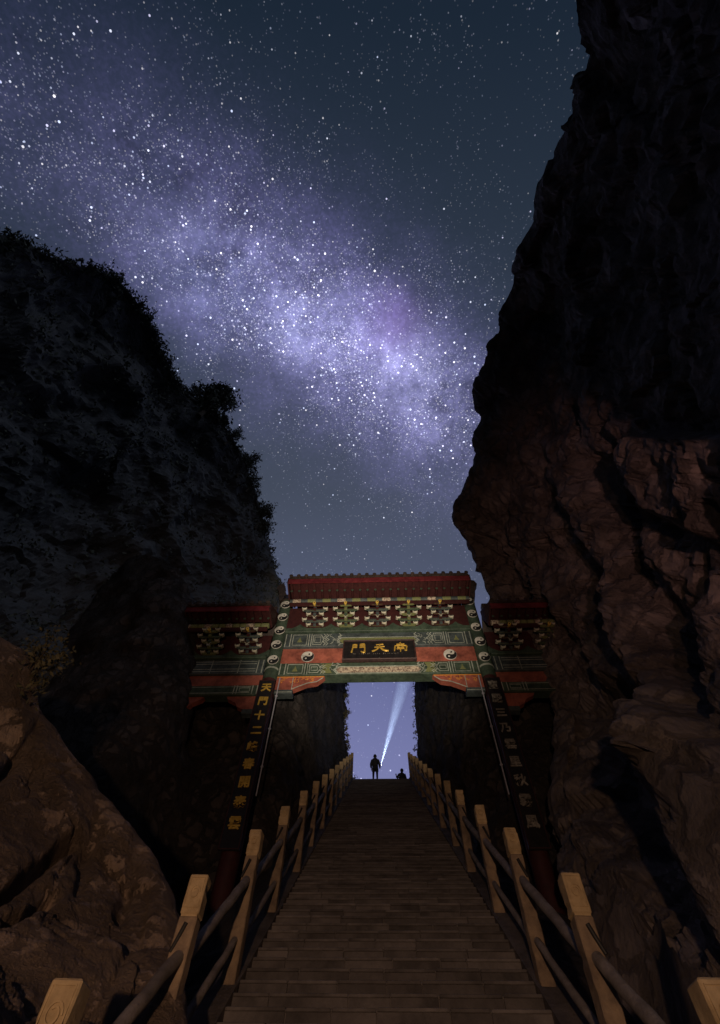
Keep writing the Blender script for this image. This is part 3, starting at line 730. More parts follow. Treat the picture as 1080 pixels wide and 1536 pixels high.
# roofs ------------------------------------------------------------------------
def roof(x0, x1, ye, ze, yr, zr, yp, zp, pitch, group):
    """front eave (ye, ze), ridge (yr, zr), purlin (yp, zp); tiles and rafters are parts"""
    mb = MB(); yb = 2*yr-ye; t = .10
    # slab with slightly dished slopes
    ys = [ye, ye+(yr-ye)*.5, yr, yr+(yb-yr)*.5, yb]; zs = [ze, ze+(zr-ze)*.40, zr, ze+(zr-ze)*.40, ze]
    mb.prism(list(zip(ys, zs))+list(zip(ys[::-1], [z-t for z in zs[::-1]])), x0, x1, TILE, 'yz')
    gp(mb, 'roof')
    mb = MB(); mb.box(x0+.05, x1-.05, yr-.14, yr+.14, zr-.06, zr+.32, TILE, .03); gp(mb, 'ridge')
    mb = MB(); mb.box(x0, x1, ye+.02, ye+.07, ze-.33, ze-.10, FASC); gp(mb, 'fascia')
    mb = MB(); mb.box(x0+.02, x1-.02, ye+.08, yp+.3, ze-.17, ze-.11, REDD); gp(mb, 'soffit')
    for xs in (x0, x1):   # bargeboards
        mb = MB(); sg = 1 if xs == x1 else -1
        mb.prism([(ye+.03, ze-.30), (ye+.03, ze-.02), (yr, zr-.04), (yr, zr-.45), (ye+.8, ze-.45)], xs, xs+sg*.05, REDD, 'yz'); gp(mb, 'bargeboard')
    n = int(round((x1-x0-.16)/pitch)); xs = [x0+.08+(x1-x0-.16)*k/n for k in range(n+1)]
    tm = None; rm = None; em = None; dm = None
    for k, x in enumerate(xs):
        if tm is None:
            mb = MB(); r = .068; pts = [(0, ys[0]-.05, zs[0]+.015), (0, ys[1], zs[1]+.015), (0, ys[2], zs[2]+.015)]
            mb.tube(pts, r, TILE, 10)
            mb.tube([(0, ys[0]-.075, zs[0]+.01), (0, ys[0]-.048, zs[0]+.012)], r*1.12, TILE, 12)
            o = gp(mb, 'roof_tile'); tm = o.data
            mb = MB(); mb.box(-.045, .045, ye+.10, ye+.58, ze-.28, ze-.19, REDD); mb.box(-.05, .05, ye+.085, ye+.10, ze-.285, ze-.185, GREEN); o2 = gp(mb, 'flying_rafter'); rm = o2.data
            mb = MB(); mb.tube([(0, ye+.42, ze-.36), (0, yp+.5, ze-.26)], .048, REDD, 8); mb.tube([(0, ye+.405, ze-.36), (0, ye+.42, ze-.359)], .05, GREEN, 8); o3 = gp(mb, 'rafter'); em = o3.data
        else:
            o = link('roof_tile', tm, gate); o2 = link('flying_rafter', rm, gate); o3 = link('rafter', em, gate)
        o.location = Vector((x, 0, random.uniform(-.006, .006)))-GO
        o2.location = Vector((x+.02, 0, 0))-GO; o3.location = Vector((x+.02, 0, 0))-GO
        if k < n:
            if dm is None:
                w = (xs[1]-xs[0])/2-.045
                mb = MB(); mb.prism([(-w, .0), (-w, -.05), (-w*.5, -.10), (0, -.135), (w*.5, -.10), (w, -.05), (w, .0)], ye-.04, ye-.02, TILE); o4 = gp(mb, 'drip_tile'); dm = o4.data
            else: o4 = link('drip_tile', dm, gate)
            o4.location = Vector(((xs[k]+xs[k+1])/2, 0, ze+.01))-GO
    mb = MB(); mb.tube([(x0+.02, yp, zp), (x1-.02, yp, zp)], .10, BLUE, 12)
    for k in range(12):
        xx = x0+(x1-x0)*(k+.5)/12; mb.tube([(xx-.16, yp, zp), (xx+.16, yp, zp)], .102, FLAK if k % 3 else CARV, 12)
    mb.box(x0+.02, x1-.02, yp-.04, yp+.06, zp-.22, zp-.095, REDD)
    gp(mb, 'eave_purlin')
roof(-3.44, 3.62, 11.30, 16.22, 13.0, 17.35, 12.12, 15.70, .305, 'main')
roof(-7.25, -4.07, 11.72, 15.16, 13.0, 16.00, 12.20, 14.47, .305, 'left')
roof(4.22, 7.25, 11.72, 15.06, 13.0, 15.95, 12.20, 14.42, .305, 'right')
# side bays
for s in (-1, 1):
    x0, x1 = sorted((s*4.04, s*6.91))
    b1 = beam('upper_architrave', x0, x1, 12.80, 13.20, 12.765, 13.40, BLUE)
    beam('plate_beam', x0-.02, x1+.02, 12.70, 13.26, 13.405, 13.55, GREEN)
    mb = MB()
    for z in (12.87, 12.97, 13.2, 13.3): ribbon(mb, [(x0+.3, z), (x1-.3, z)], .02, 12.80, .006, LINE)
    for d in (.06, .24, .9, 1.9): ribbon(mb, [(s*4.04+s*d, 12.80), (s*4.04+s*d, 13.36)], .032, 12.80, .006, LINE)
    tag(mb.build('painted_border', b1), kind='stuff')
    beam('red_panel', x0, x1, 12.90, 13.05, 12.285, 12.76, REDP, b=0)
    b2 = beam('lower_architrave', x0, x1, 12.81, 13.20, 11.90, 12.28, GREEN)
    mb = MB()
    for z in (11.97, 12.21): ribbon(mb, [(x0+.3, z), (x1-.3, z)], .018, 12.81, .006, LINE)
    for d in (.06, .22, .75, .85): ribbon(mb, [(s*4.04+s*d, 11.93), (s*4.04+s*d, 12.25)], .03, 12.81, .006, LINE)
    ribbon(mb, [(s*4.35, 12.02), (s*4.7, 12.02), (s*4.7, 12.16), (s*4.35, 12.16)], .018, 12.81, .006, LINE, True)
    tag(mb.build('painted_border', b2), kind='stuff')
    for e, sg in ((s*4.04, s), (s*6.91, -s)):
        mb = MB(); pts = [(0, 11.89), (1.05, 11.89), (1.0, 11.80), (.72, 11.66), (.62, 11.50), (.40, 11.40), (0, 11.40)]
        bm = bmesh.new(); f = bm.faces.new([bm.verts.new((e+sg*a, 12.90, b)) for a, b in pts]); ex = bmesh.ops.extrude_face_region(bm, geom=[f])
        for q in ex['geom']:
            if isinstance(q, bmesh.types.BMVert): q.co.y = 13.10
        bmesh.ops.triangulate(bm, faces=bm.faces[:]); mb.bm(bm, REDP)
        a_, b_ = sorted((e, e+sg*.42)); mb.box(a_, b_, 12.87, 13.12, 11.22, 11.385, BLUE, .01)
        gp(mb, 'corner_brace')

# plaque -------------------------------------------------------------------------
PLW, PLH = 2.50, .98
mb = MB(); mb.box(-PLW/2, PLW/2, -.05, .05, -PLH/2, PLH/2, LACQ, .01)
plq = mb.build('plaque', gate); plq['label'] = 'black name board with three gold characters'
plq.location = Vector((.045, 12.60, 13.53))-GO; plq.rotation_euler = (math.radians(-9), 0, 0)
mb = MB(); fw = .055
for a in ((-PLW/2-fw, PLW/2+fw, PLH/2, PLH/2+fw), (-PLW/2-fw, PLW/2+fw, -PLH/2-fw, -PLH/2)): mb.box(a[0], a[1], -.09, .05, a[2]+.001, a[3], FRAME, .012)
for a in ((-PLW/2-fw, -PLW/2), (PLW/2, PLW/2+fw)): mb.box(a[0], a[1]-.001, -.088, .048, -PLH/2, PLH/2, FRAME, .012)
mb.build('plaque_frame', plq)
def stroke(mb, pts, ws, y=-.05, t=.022):
    """brush stroke: smooth centre line with changing width, chamfered like carved gilt lettering"""
    P = catmull([(p[0], p[1], w) for p, w in zip(pts, ws)], max(6, 5*len(pts)))
    n = len(P); lft = []; rgt = []
    for i in range(n):
        d = P[min(i+1, n-1), :2]-P[max(i-1, 0), :2]; d = d/(np.linalg.norm(d)+1e-9); q = np.array([-d[1], d[0]])
        lft.append(P[i, :2]+q*P[i, 2]/2); rgt.append(P[i, :2]-q*P[i, 2]/2)
    v = []; 
    for a, b in zip(lft, rgt):
        m = (a+b)/2
        v += [(a[0], y, a[1]), (m[0]+(a[0]-m[0])*.6, y-t, m[1]+(a[1]-m[1])*.6), (m[0]+(b[0]-m[0])*.6, y-t, m[1]+(b[1]-m[1])*.6), (b[0], y, b[1])]
    f = []
    for i in range(n-1):
        for k in range(3): f.append((i*4+k, i*4+k+1, i*4+5+k, i*4+4+k))
    f += [(0, 1, 2, 3), tuple(4*(n-1)+k for k in (3, 2, 1, 0))]
    mb.add(v, f, GOLD)
GL_ = {}
GL_['nan'] = [([(-.22, .30), (.24, .33)], [.055, .06]), ([(.01, .46), (.03, .36), (-.01, .20)], [.09, .075, .06]),
   ([(-.31, .17), (-.33, -.05), (-.36, -.30)], [.06, .075, .05]), ([(-.30, .17), (0, .20), (.26, .19), (.36, .13), (.34, -.08), (.32, -.26), (.22, -.22)], [.05, .055, .07, .09, .075, .07, .03]),
   ([(-.15, .12), (-.09, .04)], [.06, .04]), ([(.16, .14), (.08, .04)], [.06, .035]), ([(-.20, .01), (.22, .03)], [.045, .05]), ([(-.22, -.11), (.22, -.09)], [.045, .05]), ([(0, .02), (.0, -.15), (-.01, -.36)], [.05, .065, .05])]
GL_['tian'] = [([(-.20, .28), (.0, .31), (.22, .34)], [.06, .055, .075]), ([(-.30, .06), (0, .10), (.28, .13)], [.06, .055, .08]),
   ([(.02, .32), (.01, .20), (-.06, .02), (-.22, -.18), (-.44, -.30)], [.07, .075, .075, .07, .10]), ([(.01, .10), (.14, -.10), (.30, -.22), (.52, -.27)], [.055, .09, .13, .07])]
GL_['men'] = [([(-.32, .34), (-.34, .05), (-.37, -.20), (-.40, -.38)], [.06, .07, .075, .09]), ([(-.32, .32), (-.20, .34), (-.09, .33)], [.05, .05, .07]), ([(-.10, .33), (-.10, .20), (-.11, .04)], [.06, .055, .05]),
   ([(-.31, .20), (-.12, .21)], [.04, .045]), ([(-.32, .07), (-.12, .08)], [.04, .045]),
   ([(.10, .36), (.09, .20), (.09, .04)], [.06, .055, .05]), ([(.09, .36), (.22, .38), (.36, .38)], [.05, .055, .085]), ([(.34, .40), (.36, .10), (.36, -.15), (.34, -.36), (.24, -.36), (.14, -.28)], [.07, .075, .08, .10, .09, .03]),
   ([(.10, .22), (.33, .23)], [.04, .045]), ([(.10, .09), (.33, .10)], [.04, .045])]
for key, x in (('men', -.74), ('tian', .02), ('nan', .77)):
    mb = MB(); s = .62
    for pts, ws in GL_[key]: stroke(mb, [(x+a*s, .09+b*s) for a, b in pts], [w*s*1.25 for w in ws])
    mb.build('character', plq)
mb = MB()      # one row of tiny worn signature marks under the characters
for k in range(26):
    x = -.92+k*.072+random.uniform(-.012, .012)
    if random.random() < .16: continue
    z = -.225+random.uniform(-.012, .012); h = random.uniform(.012, .030)
    ribbon(mb, [(x-h*.6, z+h), (x+h*.7, z+h*.7)], .009, -.05, .003, DULL); ribbon(mb, [(x, z+h), (x-.004, z-h)], .009, -.05, .003, DULL)
    if k % 2: ribbon(mb, [(x-h*.7, z-h*.4), (x+h*.7, z-h*.2)], .008, -.05, .003, DULL)
mb.build('inscription', plq)
mb = MB()      # hooks holding the board to the beam
for x in (-.9, .9): mb.tube([(x, .05, PLH/2-.06), (x, .16, PLH/2-.02)], .02, IRON, 6)
mb.box(-.03, .03, -.13, -.09, -PLH/2-.05, -PLH/2+.10, IRON, .008)
mb.build('hanger', plq)

# ------------------------------------------------------------------ vegetation
def leaf_quads(V, Fc, c, spread, n, size):
    for _ in range(n):
        p = np.array(c)+rng.normal(size=3)*spread
        a = unit(rng.normal(size=3)); b = unit(np.cross(a, rng.normal(size=3))); s = size*(.6+.8*rng.random())
        o = len(V); V += [tuple(p-a*s), tuple(p+b*s*.45), tuple(p+a*s), tuple(p-b*s*.45)]; Fc.append((o, o+1, o+2, o+3))
def leaf_obj(name, V, Fc, m, parent=None):
    me = bpy.data.meshes.new(name); me.from_pydata(V, [], Fc); me.materials.append(m); me.update(); return link(name, me, parent)
def tree(name, base, h, lean, label, cat, leafm=LEAF, dens=1.0, group=None, wid=.38):
    base = np.array(base, float); t = thing(name, label, cat, tuple(base), group)
    mb = MB(); lean = np.array(lean, float); V = []; Fc = []
    tip = np.array([0, 0, h])+lean*h
    tr = [np.array([0, 0, -.3])]+[tip*q+np.array([rng.normal()*.03*h, rng.normal()*.03*h, 0]) for q in (.25, .5, .75, .97)]
    mb.tube(tr, [h*.045, h*.036, h*.027, h*.018, h*.006], BARK, 7)
    for k in range(11):
        q = .22+.75*k/10; b0 = tip*q; ang = k*2.4+rng.random(); l = h*wid*(1.05-q*.62)*(.7+.6*rng.random())
        e = b0+np.array([math.cos(ang)*l, math.sin(ang)*l, l*.35]); md = (b0+e)/2+np.array([0, 0, -.04*h])
        mb.tube([b0, md, e], [h*.015, h*.010, h*.004], BARK, 5, False)
        for w in (.45, .8, 1.05):
            leaf_quads(V, Fc, b0+(e-b0)*w+rng.normal(size=3)*.03*h, h*.055*(.7+.6*rng.random()), int(26*dens), h*.034)
    leaf_quads(V, Fc, tip, h*.05, int(36*dens), h*.032)
    mb.build('trunk', t); leaf_obj('crown', V, Fc, leafm, t)
    return t
tb = lambda px, py, r: atR(px, py, r)
TG = 'trees on the left cliff edge'
tree('cliff_tree', tb(300, 622, 29.6), 3.9, (.06, 0, 0), 'tallest bushy dark tree standing up from the left cliff edge', 'tree', dens=3.2, wid=.30, group=TG)
tree('cliff_tree', tb(284, 598, 30.2), 1.6, (-.05, 0, 0), 'short dark tree leaning on the left of the tallest cliff tree', 'tree', dens=1.8, wid=.4, group=TG)
tree('cliff_tree', tb(338, 664, 30.4), 1.5, (.30, 0, 0), 'small dark tree jutting outward just below the tallest cliff tree', 'tree', dens=1.8, wid=.45, group=TG)
tree('cliff_tree', tb(356, 712, 31.3), 2.2, (.16, 0, 0), 'round dark shrub halfway down the left cliff edge', 'shrub', dens=2.4, wid=.48, group=TG)
tree('cliff_tree', tb(383, 790, 32.2), 2.2, (.16, 0, 0), 'lowest dark shrub hanging from the left cliff edge above the gate', 'shrub', dens=2.2, wid=.34, group=TG)
tree('cliff_tree', tb(370, 735, 31.7), 1.3, (.3, 0, 0), 'tiny dark shrub between two larger ones on the left cliff edge', 'shrub', dens=1.8, wid=.5, group=TG)
# scrub on the left cliff: uncountable -> one object
V = []; Fc = []
nv, nu = GL.shape[:2]
for _ in range(2600):
    i = int(nv*(.25+.60*rng.random()**1.6)); j = int(rng.random()*(nu-1)*.93); p = GL[i, j]
    leaf_quads(V, Fc, p+np.array([0, -.05, .05]), .16, 10, .10)
for j in range(0, nu-10):
    if rng.random() < .40: leaf_quads(V, Fc, GL[52+int(rng.integers(0, 3)), j]+rng.normal(size=3)*.08, .10, 9, .075)
for q in range(46):
    j = int(rng.random()*(nu-14)); c0 = GL[53, j]; rad = rng.uniform(.16, .42)*(1.3 if rng.random() < .2 else 1)
    for w_ in range(int(5+rad*14)):
        leaf_quads(V, Fc, c0+rng.normal(size=3)*rad*.5+np.array([rad*.25, 0, rad*.5]), rad*.24, 14, .07)
tag(leaf_obj('scrub', V, Fc, LEAF), 'low dark scrub growing over the left cliff', 'scrub', None, 'stuff')
# brush on gorge wall edges and on the right cliff foot
V = []; Fc = []
for G_, sg in ((GW_L, 1), (GW_R, -1)):          # hug the outermost edge of each wall at the stair head
    for i in range(10, 90):
        js = [j for j in range(60, 140) if 24 < G_[i, j][1] < 31]
        j = max(js, key=lambda q: sg*project(G_[i, q])[0]); p = G_[i, j]
        for _ in range(3 if sg > 0 else 1):
            if rng.random() < (.75 if sg > 0 else .3): leaf_quads(V, Fc, p+np.array([sg*abs(rng.normal())*.10, rng.normal()*.1, rng.normal()*.08]), .07, 10, .075)
tag(leaf_obj('ivy', V, Fc, LEAFW), 'leafy growth on the rock edges beside the stair head', 'climbing plants', None, 'stuff')
# bush on the boulder
b = atR(44, 1010, 9.15); bush = thing('bush', 'leafy brown bush on top of the big left boulder', 'bush', tuple(b))
mb = MB(); V = []; Fc = []
for k in range(10):
    a = k*.63; e = np.array([math.cos(a)*.25+.10, math.sin(a)*.2-.05, .18+.38*rng.random()-(.55 if k % 3 == 0 else 0)])
    mb.tube([(0, 0, -.2), tuple(e*.5+np.array([0, 0, .05])), tuple(e)], [.02, .013, .005], BARK, 5, False)
    leaf_quads(V, Fc, e, .11, 70, .042)
mb.build('stem', bush); leaf_obj('foliage', V, Fc, LEAFW, bush)
# grass tufts at the stair head
V = []; Fc = []
for k in range(34):
    x = rng.uniform(-1.6, -.75) if k < 24 else rng.uniform(.4, 1.6); y = TOPY+rng.uniform(.3, .9)
    for _ in range(7):
        h = rng.uniform(.12, .34 if k < 24 else .18); a = rng.normal(size=2)*.07; o = len(V)
        V += [(x-.012, y, TOPZ-.02), (x+.012, y, TOPZ-.02), (x+a[0], y+a[1], TOPZ+h)]; Fc.append((o, o+1, o+2))
tag(leaf_obj('grass', V, Fc, LEAFW), 'short grass blades along the stair head', 'grass', None, 'stuff')

# ------------------------------------------------------------------ people
def skinned(name, verts, edges, radii, m, parent=None, sub=2, root=0):
    me = bpy.data.meshes.new(name); me.from_pydata(verts, edges, []); o = bpy.data.objects.new(name, me); COL.objects.link(o)
    sk = o.modifiers.new('s', 'SKIN'); sk.use_smooth_shade = True
    for v, r in zip(me.skin_vertices[0].data, radii): v.radius = (r, r) if not hasattr(r, '__len__') else r
    me.skin_vertices[0].data[root].use_root = True
    sb = o.modifiers.new('u', 'SUBSURF'); sb.levels = sub; sb.render_levels = sub
    bpy.context.view_layer.update()
    m2 = bpy.data.meshes.new_from_object(o.evaluated_get(bpy.context.evaluated_depsgraph_get())); m2.materials.clear(); m2.materials.append(m)
    bpy.data.objects.remove(o); m2.name = name
    return link(name, m2, parent)
def hand(parent, wrist, d, side_v, nrm, curl=.5):
    """palm + five unequal fingers as skinned chains rooted in the palm"""
    w = Vector(wrist); d = Vector(d).normalized(); s = Vector(side_v).normalized(); n = Vector(nrm).normalized()
    pv = [w-d*.02, w+d*.035, w+d*.075]; V = [p[:] for p in pv]; E = [(0, 1), (1, 2)]; Rr = [.022, (.034), (.030)]
    for k, (off, ln) in enumerate(((-.030, .070), (-.010, .080), (.011, .075), (.030, .058))):
        b0 = w+d*.078+s*off; dirs = [d*math.cos(curl*(j+.5))+n*math.sin(curl*(j+.5)) for j in range(3)]
        pts = [b0]
        for j, q in enumerate(dirs): pts.append(pts[-1]+q*ln*(.45, .32, .26)[j])
        i0 = len(V); V += [p[:] for p in pts]; E.append((2, i0)); E += [(i0+j, i0+j+1) for j in range(3)]; Rr += [.0095, .009, .0085, .007]
    tb_ = [w+d*.03-s*.034, w+d*.055-s*.056+n*.012, w+d*.085-s*.058+n*.03]
    i0 = len(V); V += [p[:] for p in tb_]; E += [(1, i0), (i0, i0+1), (i0+1, i0+2)]; Rr += [.013, .0105, .009]
    return skinned('hand', V, E, Rr, SKIN, parent, 1)
# standing hiker seen from behind, flashlight in the right hand
HY = TOPY+.16; HX = -.36
hk = thing('person', 'person in dark jacket standing at the stair head, back turned, aiming a flashlight skyward', 'person', (HX, HY, TOPZ))
V = [(0, 0, .93), (0, .0, 1.08), (0, .0, 1.28), (0, .01, 1.42), (0, .015, 1.50), (0, .02, 1.58), (0, .03, 1.69),      # pelvis..head
     (-.10, 0, .90), (-.12, .01, .52), (-.13, -.01, .10), (-.135, .11, .04), (.10, 0, .90), (.115, .01, .52), (.12, -.01, .10), (.13, .11, .04),
     (-.19, 0, 1.40), (-.25, -.01, 1.14), (-.235, .05, .90), (.19, 0, 1.40), (.25, -.03, 1.15), (.285, .10, .99)]
Ed = [(0, 1), (1, 2), (2, 3), (3, 4), (4, 5), (5, 6), (0, 7), (7, 8), (8, 9), (9, 10), (0, 11), (11, 12), (12, 13), (13, 14), (3, 15), (15, 16), (16, 17), (3, 18), (18, 19), (19, 20)]
Rr = [(.15, .12), (.15, .11), (.17, .13), (.15, .12), .065, .075, .098, .10, .072, .052, .05, .10, .072, .052, .05, .075, .056, .040, .075, .056, .040]
skinned('body', V, Ed, Rr, TROUS, hk, 2)
# jacket: lofted tube round the torso with sleeves grown from the same skeleton
jv = [(0, 0, .80), (0, 0, .95), (0, 0, 1.15), (0, -.01, 1.32), (0, .0, 1.43), (0, .01, 1.50), (-.20, 0, 1.39), (-.275, -.01, 1.14), (-.25, .05, .93), (.20, 0, 1.39), (.275, -.03, 1.15), (.29, .085, 1.01)]
je = [(0, 1), (1, 2), (2, 3), (3, 4), (4, 5), (4, 6), (6, 7), (7, 8), (4, 9), (9, 10), (10, 11)]
skinned('jacket', jv, je, [(.205, .155), (.205, .155), (.205, .16), (.205, .16), (.16, .13), (.085, .085), .095, .078, .062, .095, .078, .062], CLOTH, hk, 2, 1)
mb = MB(); mb.box(-.165, .165, -.30, -.13, .98, 1.42, CLOTH, .05); mb.box(-.12, .12, -.35, -.29, 1.02, 1.22, CLOTH, .025); mb.build('backpack', hk)
mb = MB()
for s in (-1, 1): mb.tube([(s*.12, -.14, 1.40), (s*.13, .02, 1.50), (s*.12, .16, 1.38), (s*.13, .17, 1.20), (s*.16, .05, 1.02), (s*.15, -.13, 1.0)], .018, BLACK, 6)
mb.build('backpack_strap', hk)
bm = bmesh.new(); bmesh.ops.create_uvsphere(bm, u_segments=16, v_segments=10, radius=.118)
for q in bm.verts: q.co = Vector((q.co.x*.92, q.co.y*1.05+.025, max(q.co.z, -.075)*1.05+1.715))
mb = MB(); mb.bm(bm, HAIR, True); mb.build('hair', hk)
mb = MB()
for s in (-1, 1): mb.tube([(s*.094, .02, 1.64), (s*.108, .015, 1.675), (s*.100, .02, 1.70)], [.012, .018, .012], SKIN, 6)
mb.tube([(0, .125, 1.70), (0, .148, 1.665), (0, .128, 1.655)], [.010, .017, .012], SKIN, 6)
mb.tube([(-.022, .122, 1.622), (0, .127, 1.62), (.022, .122, 1.622)], [.004, .007, .004], SKIN, 6)
for s in (-1, 1): mb.tube([(s*.034, .113, 1.70), (s*.034, .121, 1.70)], .011, BLACK, 8)
mb.build('face', hk)
for s, y in ((-1, 0), (1, 0)):
    bm = bmesh.new(); bmesh.ops.create_cube(bm, size=1)
    for q in bm.verts: q.co = Vector((s*.13+q.co.x*.105, .045+q.co.y*.28, .045+q.co.z*(.09 if q.co.y < 0 else .07)))
    bmesh.ops.bevel(bm, geom=list(bm.edges), offset=.022, segments=2, affect='EDGES'); mb = MB(); mb.bm(bm, BLACK); mb.build('shoe', hk)
FL0 = np.array([HX+.315, HY+.15, TOPZ+1.02]); FLT = atY(612, 1000, HY+4.2); FLD = unit(FLT-FL0)
hand(hk, (.287, .105, .985), (.10, .6, .25), (1, 0, .1), (-.2, -.3, .9), .8)
hand(hk, (-.235, .055, .895), (.03, .25, -1), (0, 1, .2), (.9, .1, 0), .35)
fl = thing('flashlight', 'small lit flashlight held in the right hand of the standing hiker', 'flashlight', tuple(FL0))
mb = MB(); D = Vector(FLD); mb.tube([-D*.09, D*.05, D*.06, D*.085], [.014, .014, .021, .023], BLACK, 12); mb.build('flashlight_body', fl)
em = bpy.data.materials.new('flashlight lens glow'); em.use_nodes = True; em.node_tree.nodes.clear()
e_ = em.node_tree.nodes.new('ShaderNodeEmission'); e_.inputs[0].default_value = (.8, .9, 1, 1); e_.inputs[1].default_value = 25; o_ = em.node_tree.nodes.new('ShaderNodeOutputMaterial'); em.node_tree.links.new(e_.outputs[0], o_.inputs[0])
mb = MB(); mb.tube([D*.086, D*.090], .020, em, 12); mb.build('lens', fl)
lamp('flashlight_lamp', 'SPOT', tuple(FL0+FLD*.11), 46000, (.58, .74, 1.0), tuple(FLT), 8.4, 1.0, .012)
# the lit air in front of the flashlight
mb = MB(); n = 24; LB = 24.0; ax = Vector(FLD); a_ = ax.cross(Vector((0, 1, 0))).normalized(); b_ = ax.cross(a_).normalized(); P0 = Vector(FL0)+ax*.12
mb.tube([P0, P0+ax*2, P0+ax*8, P0+ax*LB], [.03, .03+2*.075, .03+8*.075, .03+LB*.075], CLOTH, 24)
beam_o = mb.build('light_beam'); vm = bpy.data.materials.new('misty air'); vm.use_nodes = True; vm.node_tree.nodes.clear()
pv = vm.node_tree.nodes.new('ShaderNodeVolumePrincipled'); pv.inputs['Color'].default_value = (.9, .93, 1, 1); pv.inputs['Density'].default_value = .05
o_ = vm.node_tree.nodes.new('ShaderNodeOutputMaterial'); vm.node_tree.links.new(pv.outputs[0], o_.inputs['Volume'])
beam_o.data.materials.clear(); beam_o.data.materials.append(vm)
tag(beam_o, 'pale blue flashlight beam slanting up through misty air', 'light beam', None, 'stuff')

# second figure, crouching by the right railing
cq = thing('person', 'small dark figure crouching beside the right railing at the stair head', 'person', (1.30, TOPY+.45, TOPZ+.06))
V = [(0, 0, .30), (0, .02, .45), (0, .06, .62), (.01, .08, .72), (.02, .10, .80), (.03, .11, .90), (-.09, .0, .28), (-.13, .30, .42), (-.13, .24, .05), (-.13, .33, .03), (.09, 0, .28), (.14, .28, .40), (.13, .22, .05), (.13, .31, .03),
     (-.17, .08, .64), (-.27, .16, .48), (-.34, .20, .66), (.17, .08, .64), (.25, .18, .45), (.18, .32, .44)]
Ed = [(0, 1), (1, 2), (2, 3), (3, 4), (4, 5), (0, 6), (6, 7), (7, 8), (8, 9), (0, 10), (10, 11), (11, 12), (12, 13), (2, 14), (14, 15), (15, 16), (2, 17), (17, 18), (18, 19)]
Rr = [(.17, .15), (.17, .14), (.17, .13), .07, .075, .10, .10, .075, .05, .045, .10, .075, .05, .045, .075, .055, .04, .075, .055, .04]
skinned('body', V, Ed, Rr, TROUS, cq, 2)
jv = [(0, 0, .30), (0, .02, .45), (0, .06, .62), (.01, .08, .71), (-.18, .08, .63), (-.28, .16, .48), (-.335, .195, .62), (.18, .08, .63), (.26, .18, .45), (.20, .29, .44)]
skinned('jacket', jv, [(0, 1), (1, 2), (2, 3), (2, 4), (4, 5), (5, 6), (2, 7), (7, 8), (8, 9)], [(.21, .18), (.21, .18), (.20, .16), .085, .09, .075, .06, .09, .075, .06], CLOTH, cq, 2, 1)
bm = bmesh.new(); bmesh.ops.create_uvsphere(bm, u_segments=16, v_segments=10, radius=.118)
for q in bm.verts: q.co = Vector((q.co.x*.92+.03, q.co.y+.105, max(q.co.z, -.07)+.93))
mb = MB(); mb.bm(bm, HAIR, True); mb.build('hair', cq)
hand(cq, (-.34, .20, .665), (-.1, .1, 1), (1, 0, .1), (0, 1, .1), .3); hand(cq, (.18, .325, .44), (-.5, .6, -.1), (0, 0, 1), (.6, .4, 0), .4)
for s in (-1, 1):
    mb = MB(); mb.box(s*.13-.05, s*.13+.05, .16, .40, 0, .085, BLACK, .025); mb.build('shoe', cq)
# small stone at the head of the stairs
bm = bmesh.new(); bmesh.ops.create_icosphere(bm, subdivisions=3, radius=.16)
for q in bm.verts: q.co = Vector((q.co.x*.8, q.co.y*.8, q.co.z*.9))*(1+.25*noise.noise(q.co*7))
mb = MB(); mb.bm(bm, ROCK_W); o = mb.build('rock'); o.location = (.55, TOPY+.6, TOPZ+.06); tag(o, 'single small dark stone on the stair head between the two figures', 'stone')

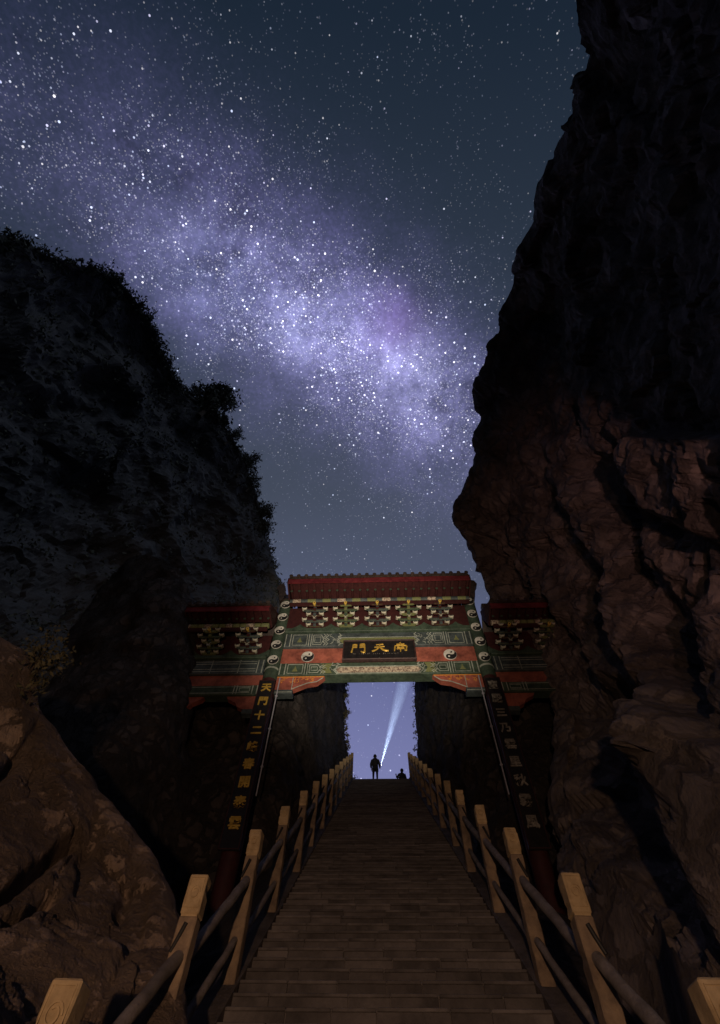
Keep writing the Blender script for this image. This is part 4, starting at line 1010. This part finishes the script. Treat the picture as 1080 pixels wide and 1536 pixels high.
# ------------------------------------------------------------------ stars
def mw_weight(D):
    la = D@MW_N; a = D@MW_T; f_ = (D@MW_C) > 0
    return f_*np.exp(-(la/.175)**2)*(.25+1.0*np.exp(-((a-.0)/.42)**2)), f_*np.exp(-(la/.085)**2)*np.exp(-((a-.03)/.30)**2)
def make_stars():
    D = []; Rz = []; B = []
    def sample(n):
        q = rng.normal(size=(n, 3)); q /= np.linalg.norm(q, axis=1, keepdims=True); return q[q[:, 2] > .05]
    Q = sample(2900000); w, cw = mw_weight(Q)
    nz = np.array([noise.fractal(Vector(p*9), 1.0, 2.0, 4) for p in Q[:1]])  # warm up
    keep = rng.random(len(Q)) < (.060+.27*w+.24*cw)
    Q = Q[keep]; w = w[keep]; cw = cw[keep]
    cl = np.array([noise.fractal(Vector(p*11), 1.0, 2.0, 4) for p in Q]); k2 = rng.random(len(Q)) < np.clip(.62+cl*.75, .1, 1)
    Q = Q[k2]; w = w[k2]
    u = rng.random(len(Q)); mag = np.clip(.043*u**-.58, 0, .95)*(.75+1.5*w)
    size = .00088+.00072*np.clip(mag, 0, 1.2)**.7
    size *= rng.uniform(.8, 1.2, len(Q))
    tint = np.array([[.66, .74, 1.0], [.80, .84, 1.0], [.95, .92, .95], [.74, .72, 1.0]])[rng.integers(0, 4, len(Q))]
    return Q, size, mag[:, None]*tint
Q, S_, Cc = make_stars()
RD = 700.0; nS = len(Q); K = 6
a = np.cross(Q, np.array([.3, .5, .81])); a /= np.linalg.norm(a, axis=1, keepdims=True); b = np.cross(Q, a)
ang = np.arange(K)*2*math.pi/K
P = Q[:, None, :]*RD+(a[:, None, :]*np.cos(ang)[None, :, None]+b[:, None, :]*np.sin(ang)[None, :, None])*(S_*RD)[:, None, None]
me = bpy.data.meshes.new('stars'); me.vertices.add(nS*K); me.vertices.foreach_set('co', P.reshape(-1))
me.loops.add(nS*K); me.loops.foreach_set('vertex_index', np.arange(nS*K, dtype=np.int32)); me.polygons.add(nS)
me.polygons.foreach_set('loop_start', np.arange(0, nS*K, K, dtype=np.int32)); me.update()
at = me.color_attributes.new('star_light', 'FLOAT_COLOR', 'POINT'); cc = np.ones((nS, K, 4)); cc[:, :, :3] = Cc[:, None, :]; at.data.foreach_set('color', cc.reshape(-1))
sm = bpy.data.materials.new('star light'); sm.use_nodes = True; sm.node_tree.nodes.clear(); t = sm.node_tree
av = t.nodes.new('ShaderNodeVertexColor'); av.layer_name = 'star_light'; e_ = t.nodes.new('ShaderNodeEmission'); e_.inputs[1].default_value = 1.0; o_ = t.nodes.new('ShaderNodeOutputMaterial')
t.links.new(av.outputs[0], e_.inputs[0]); ad = t.nodes.new('ShaderNodeAddShader'); tr = t.nodes.new('ShaderNodeBsdfTransparent')
t.links.new(e_.outputs[0], ad.inputs[0]); t.links.new(tr.outputs[0], ad.inputs[1]); t.links.new(ad.outputs[0], o_.inputs[0])
sm.cycles.emission_sampling = 'NONE'
me.materials.append(sm); so = link('stars', me); tag(so, 'countless stars of the Milky Way across the night sky', 'stars', None, 'stuff')
print('stars', nS)
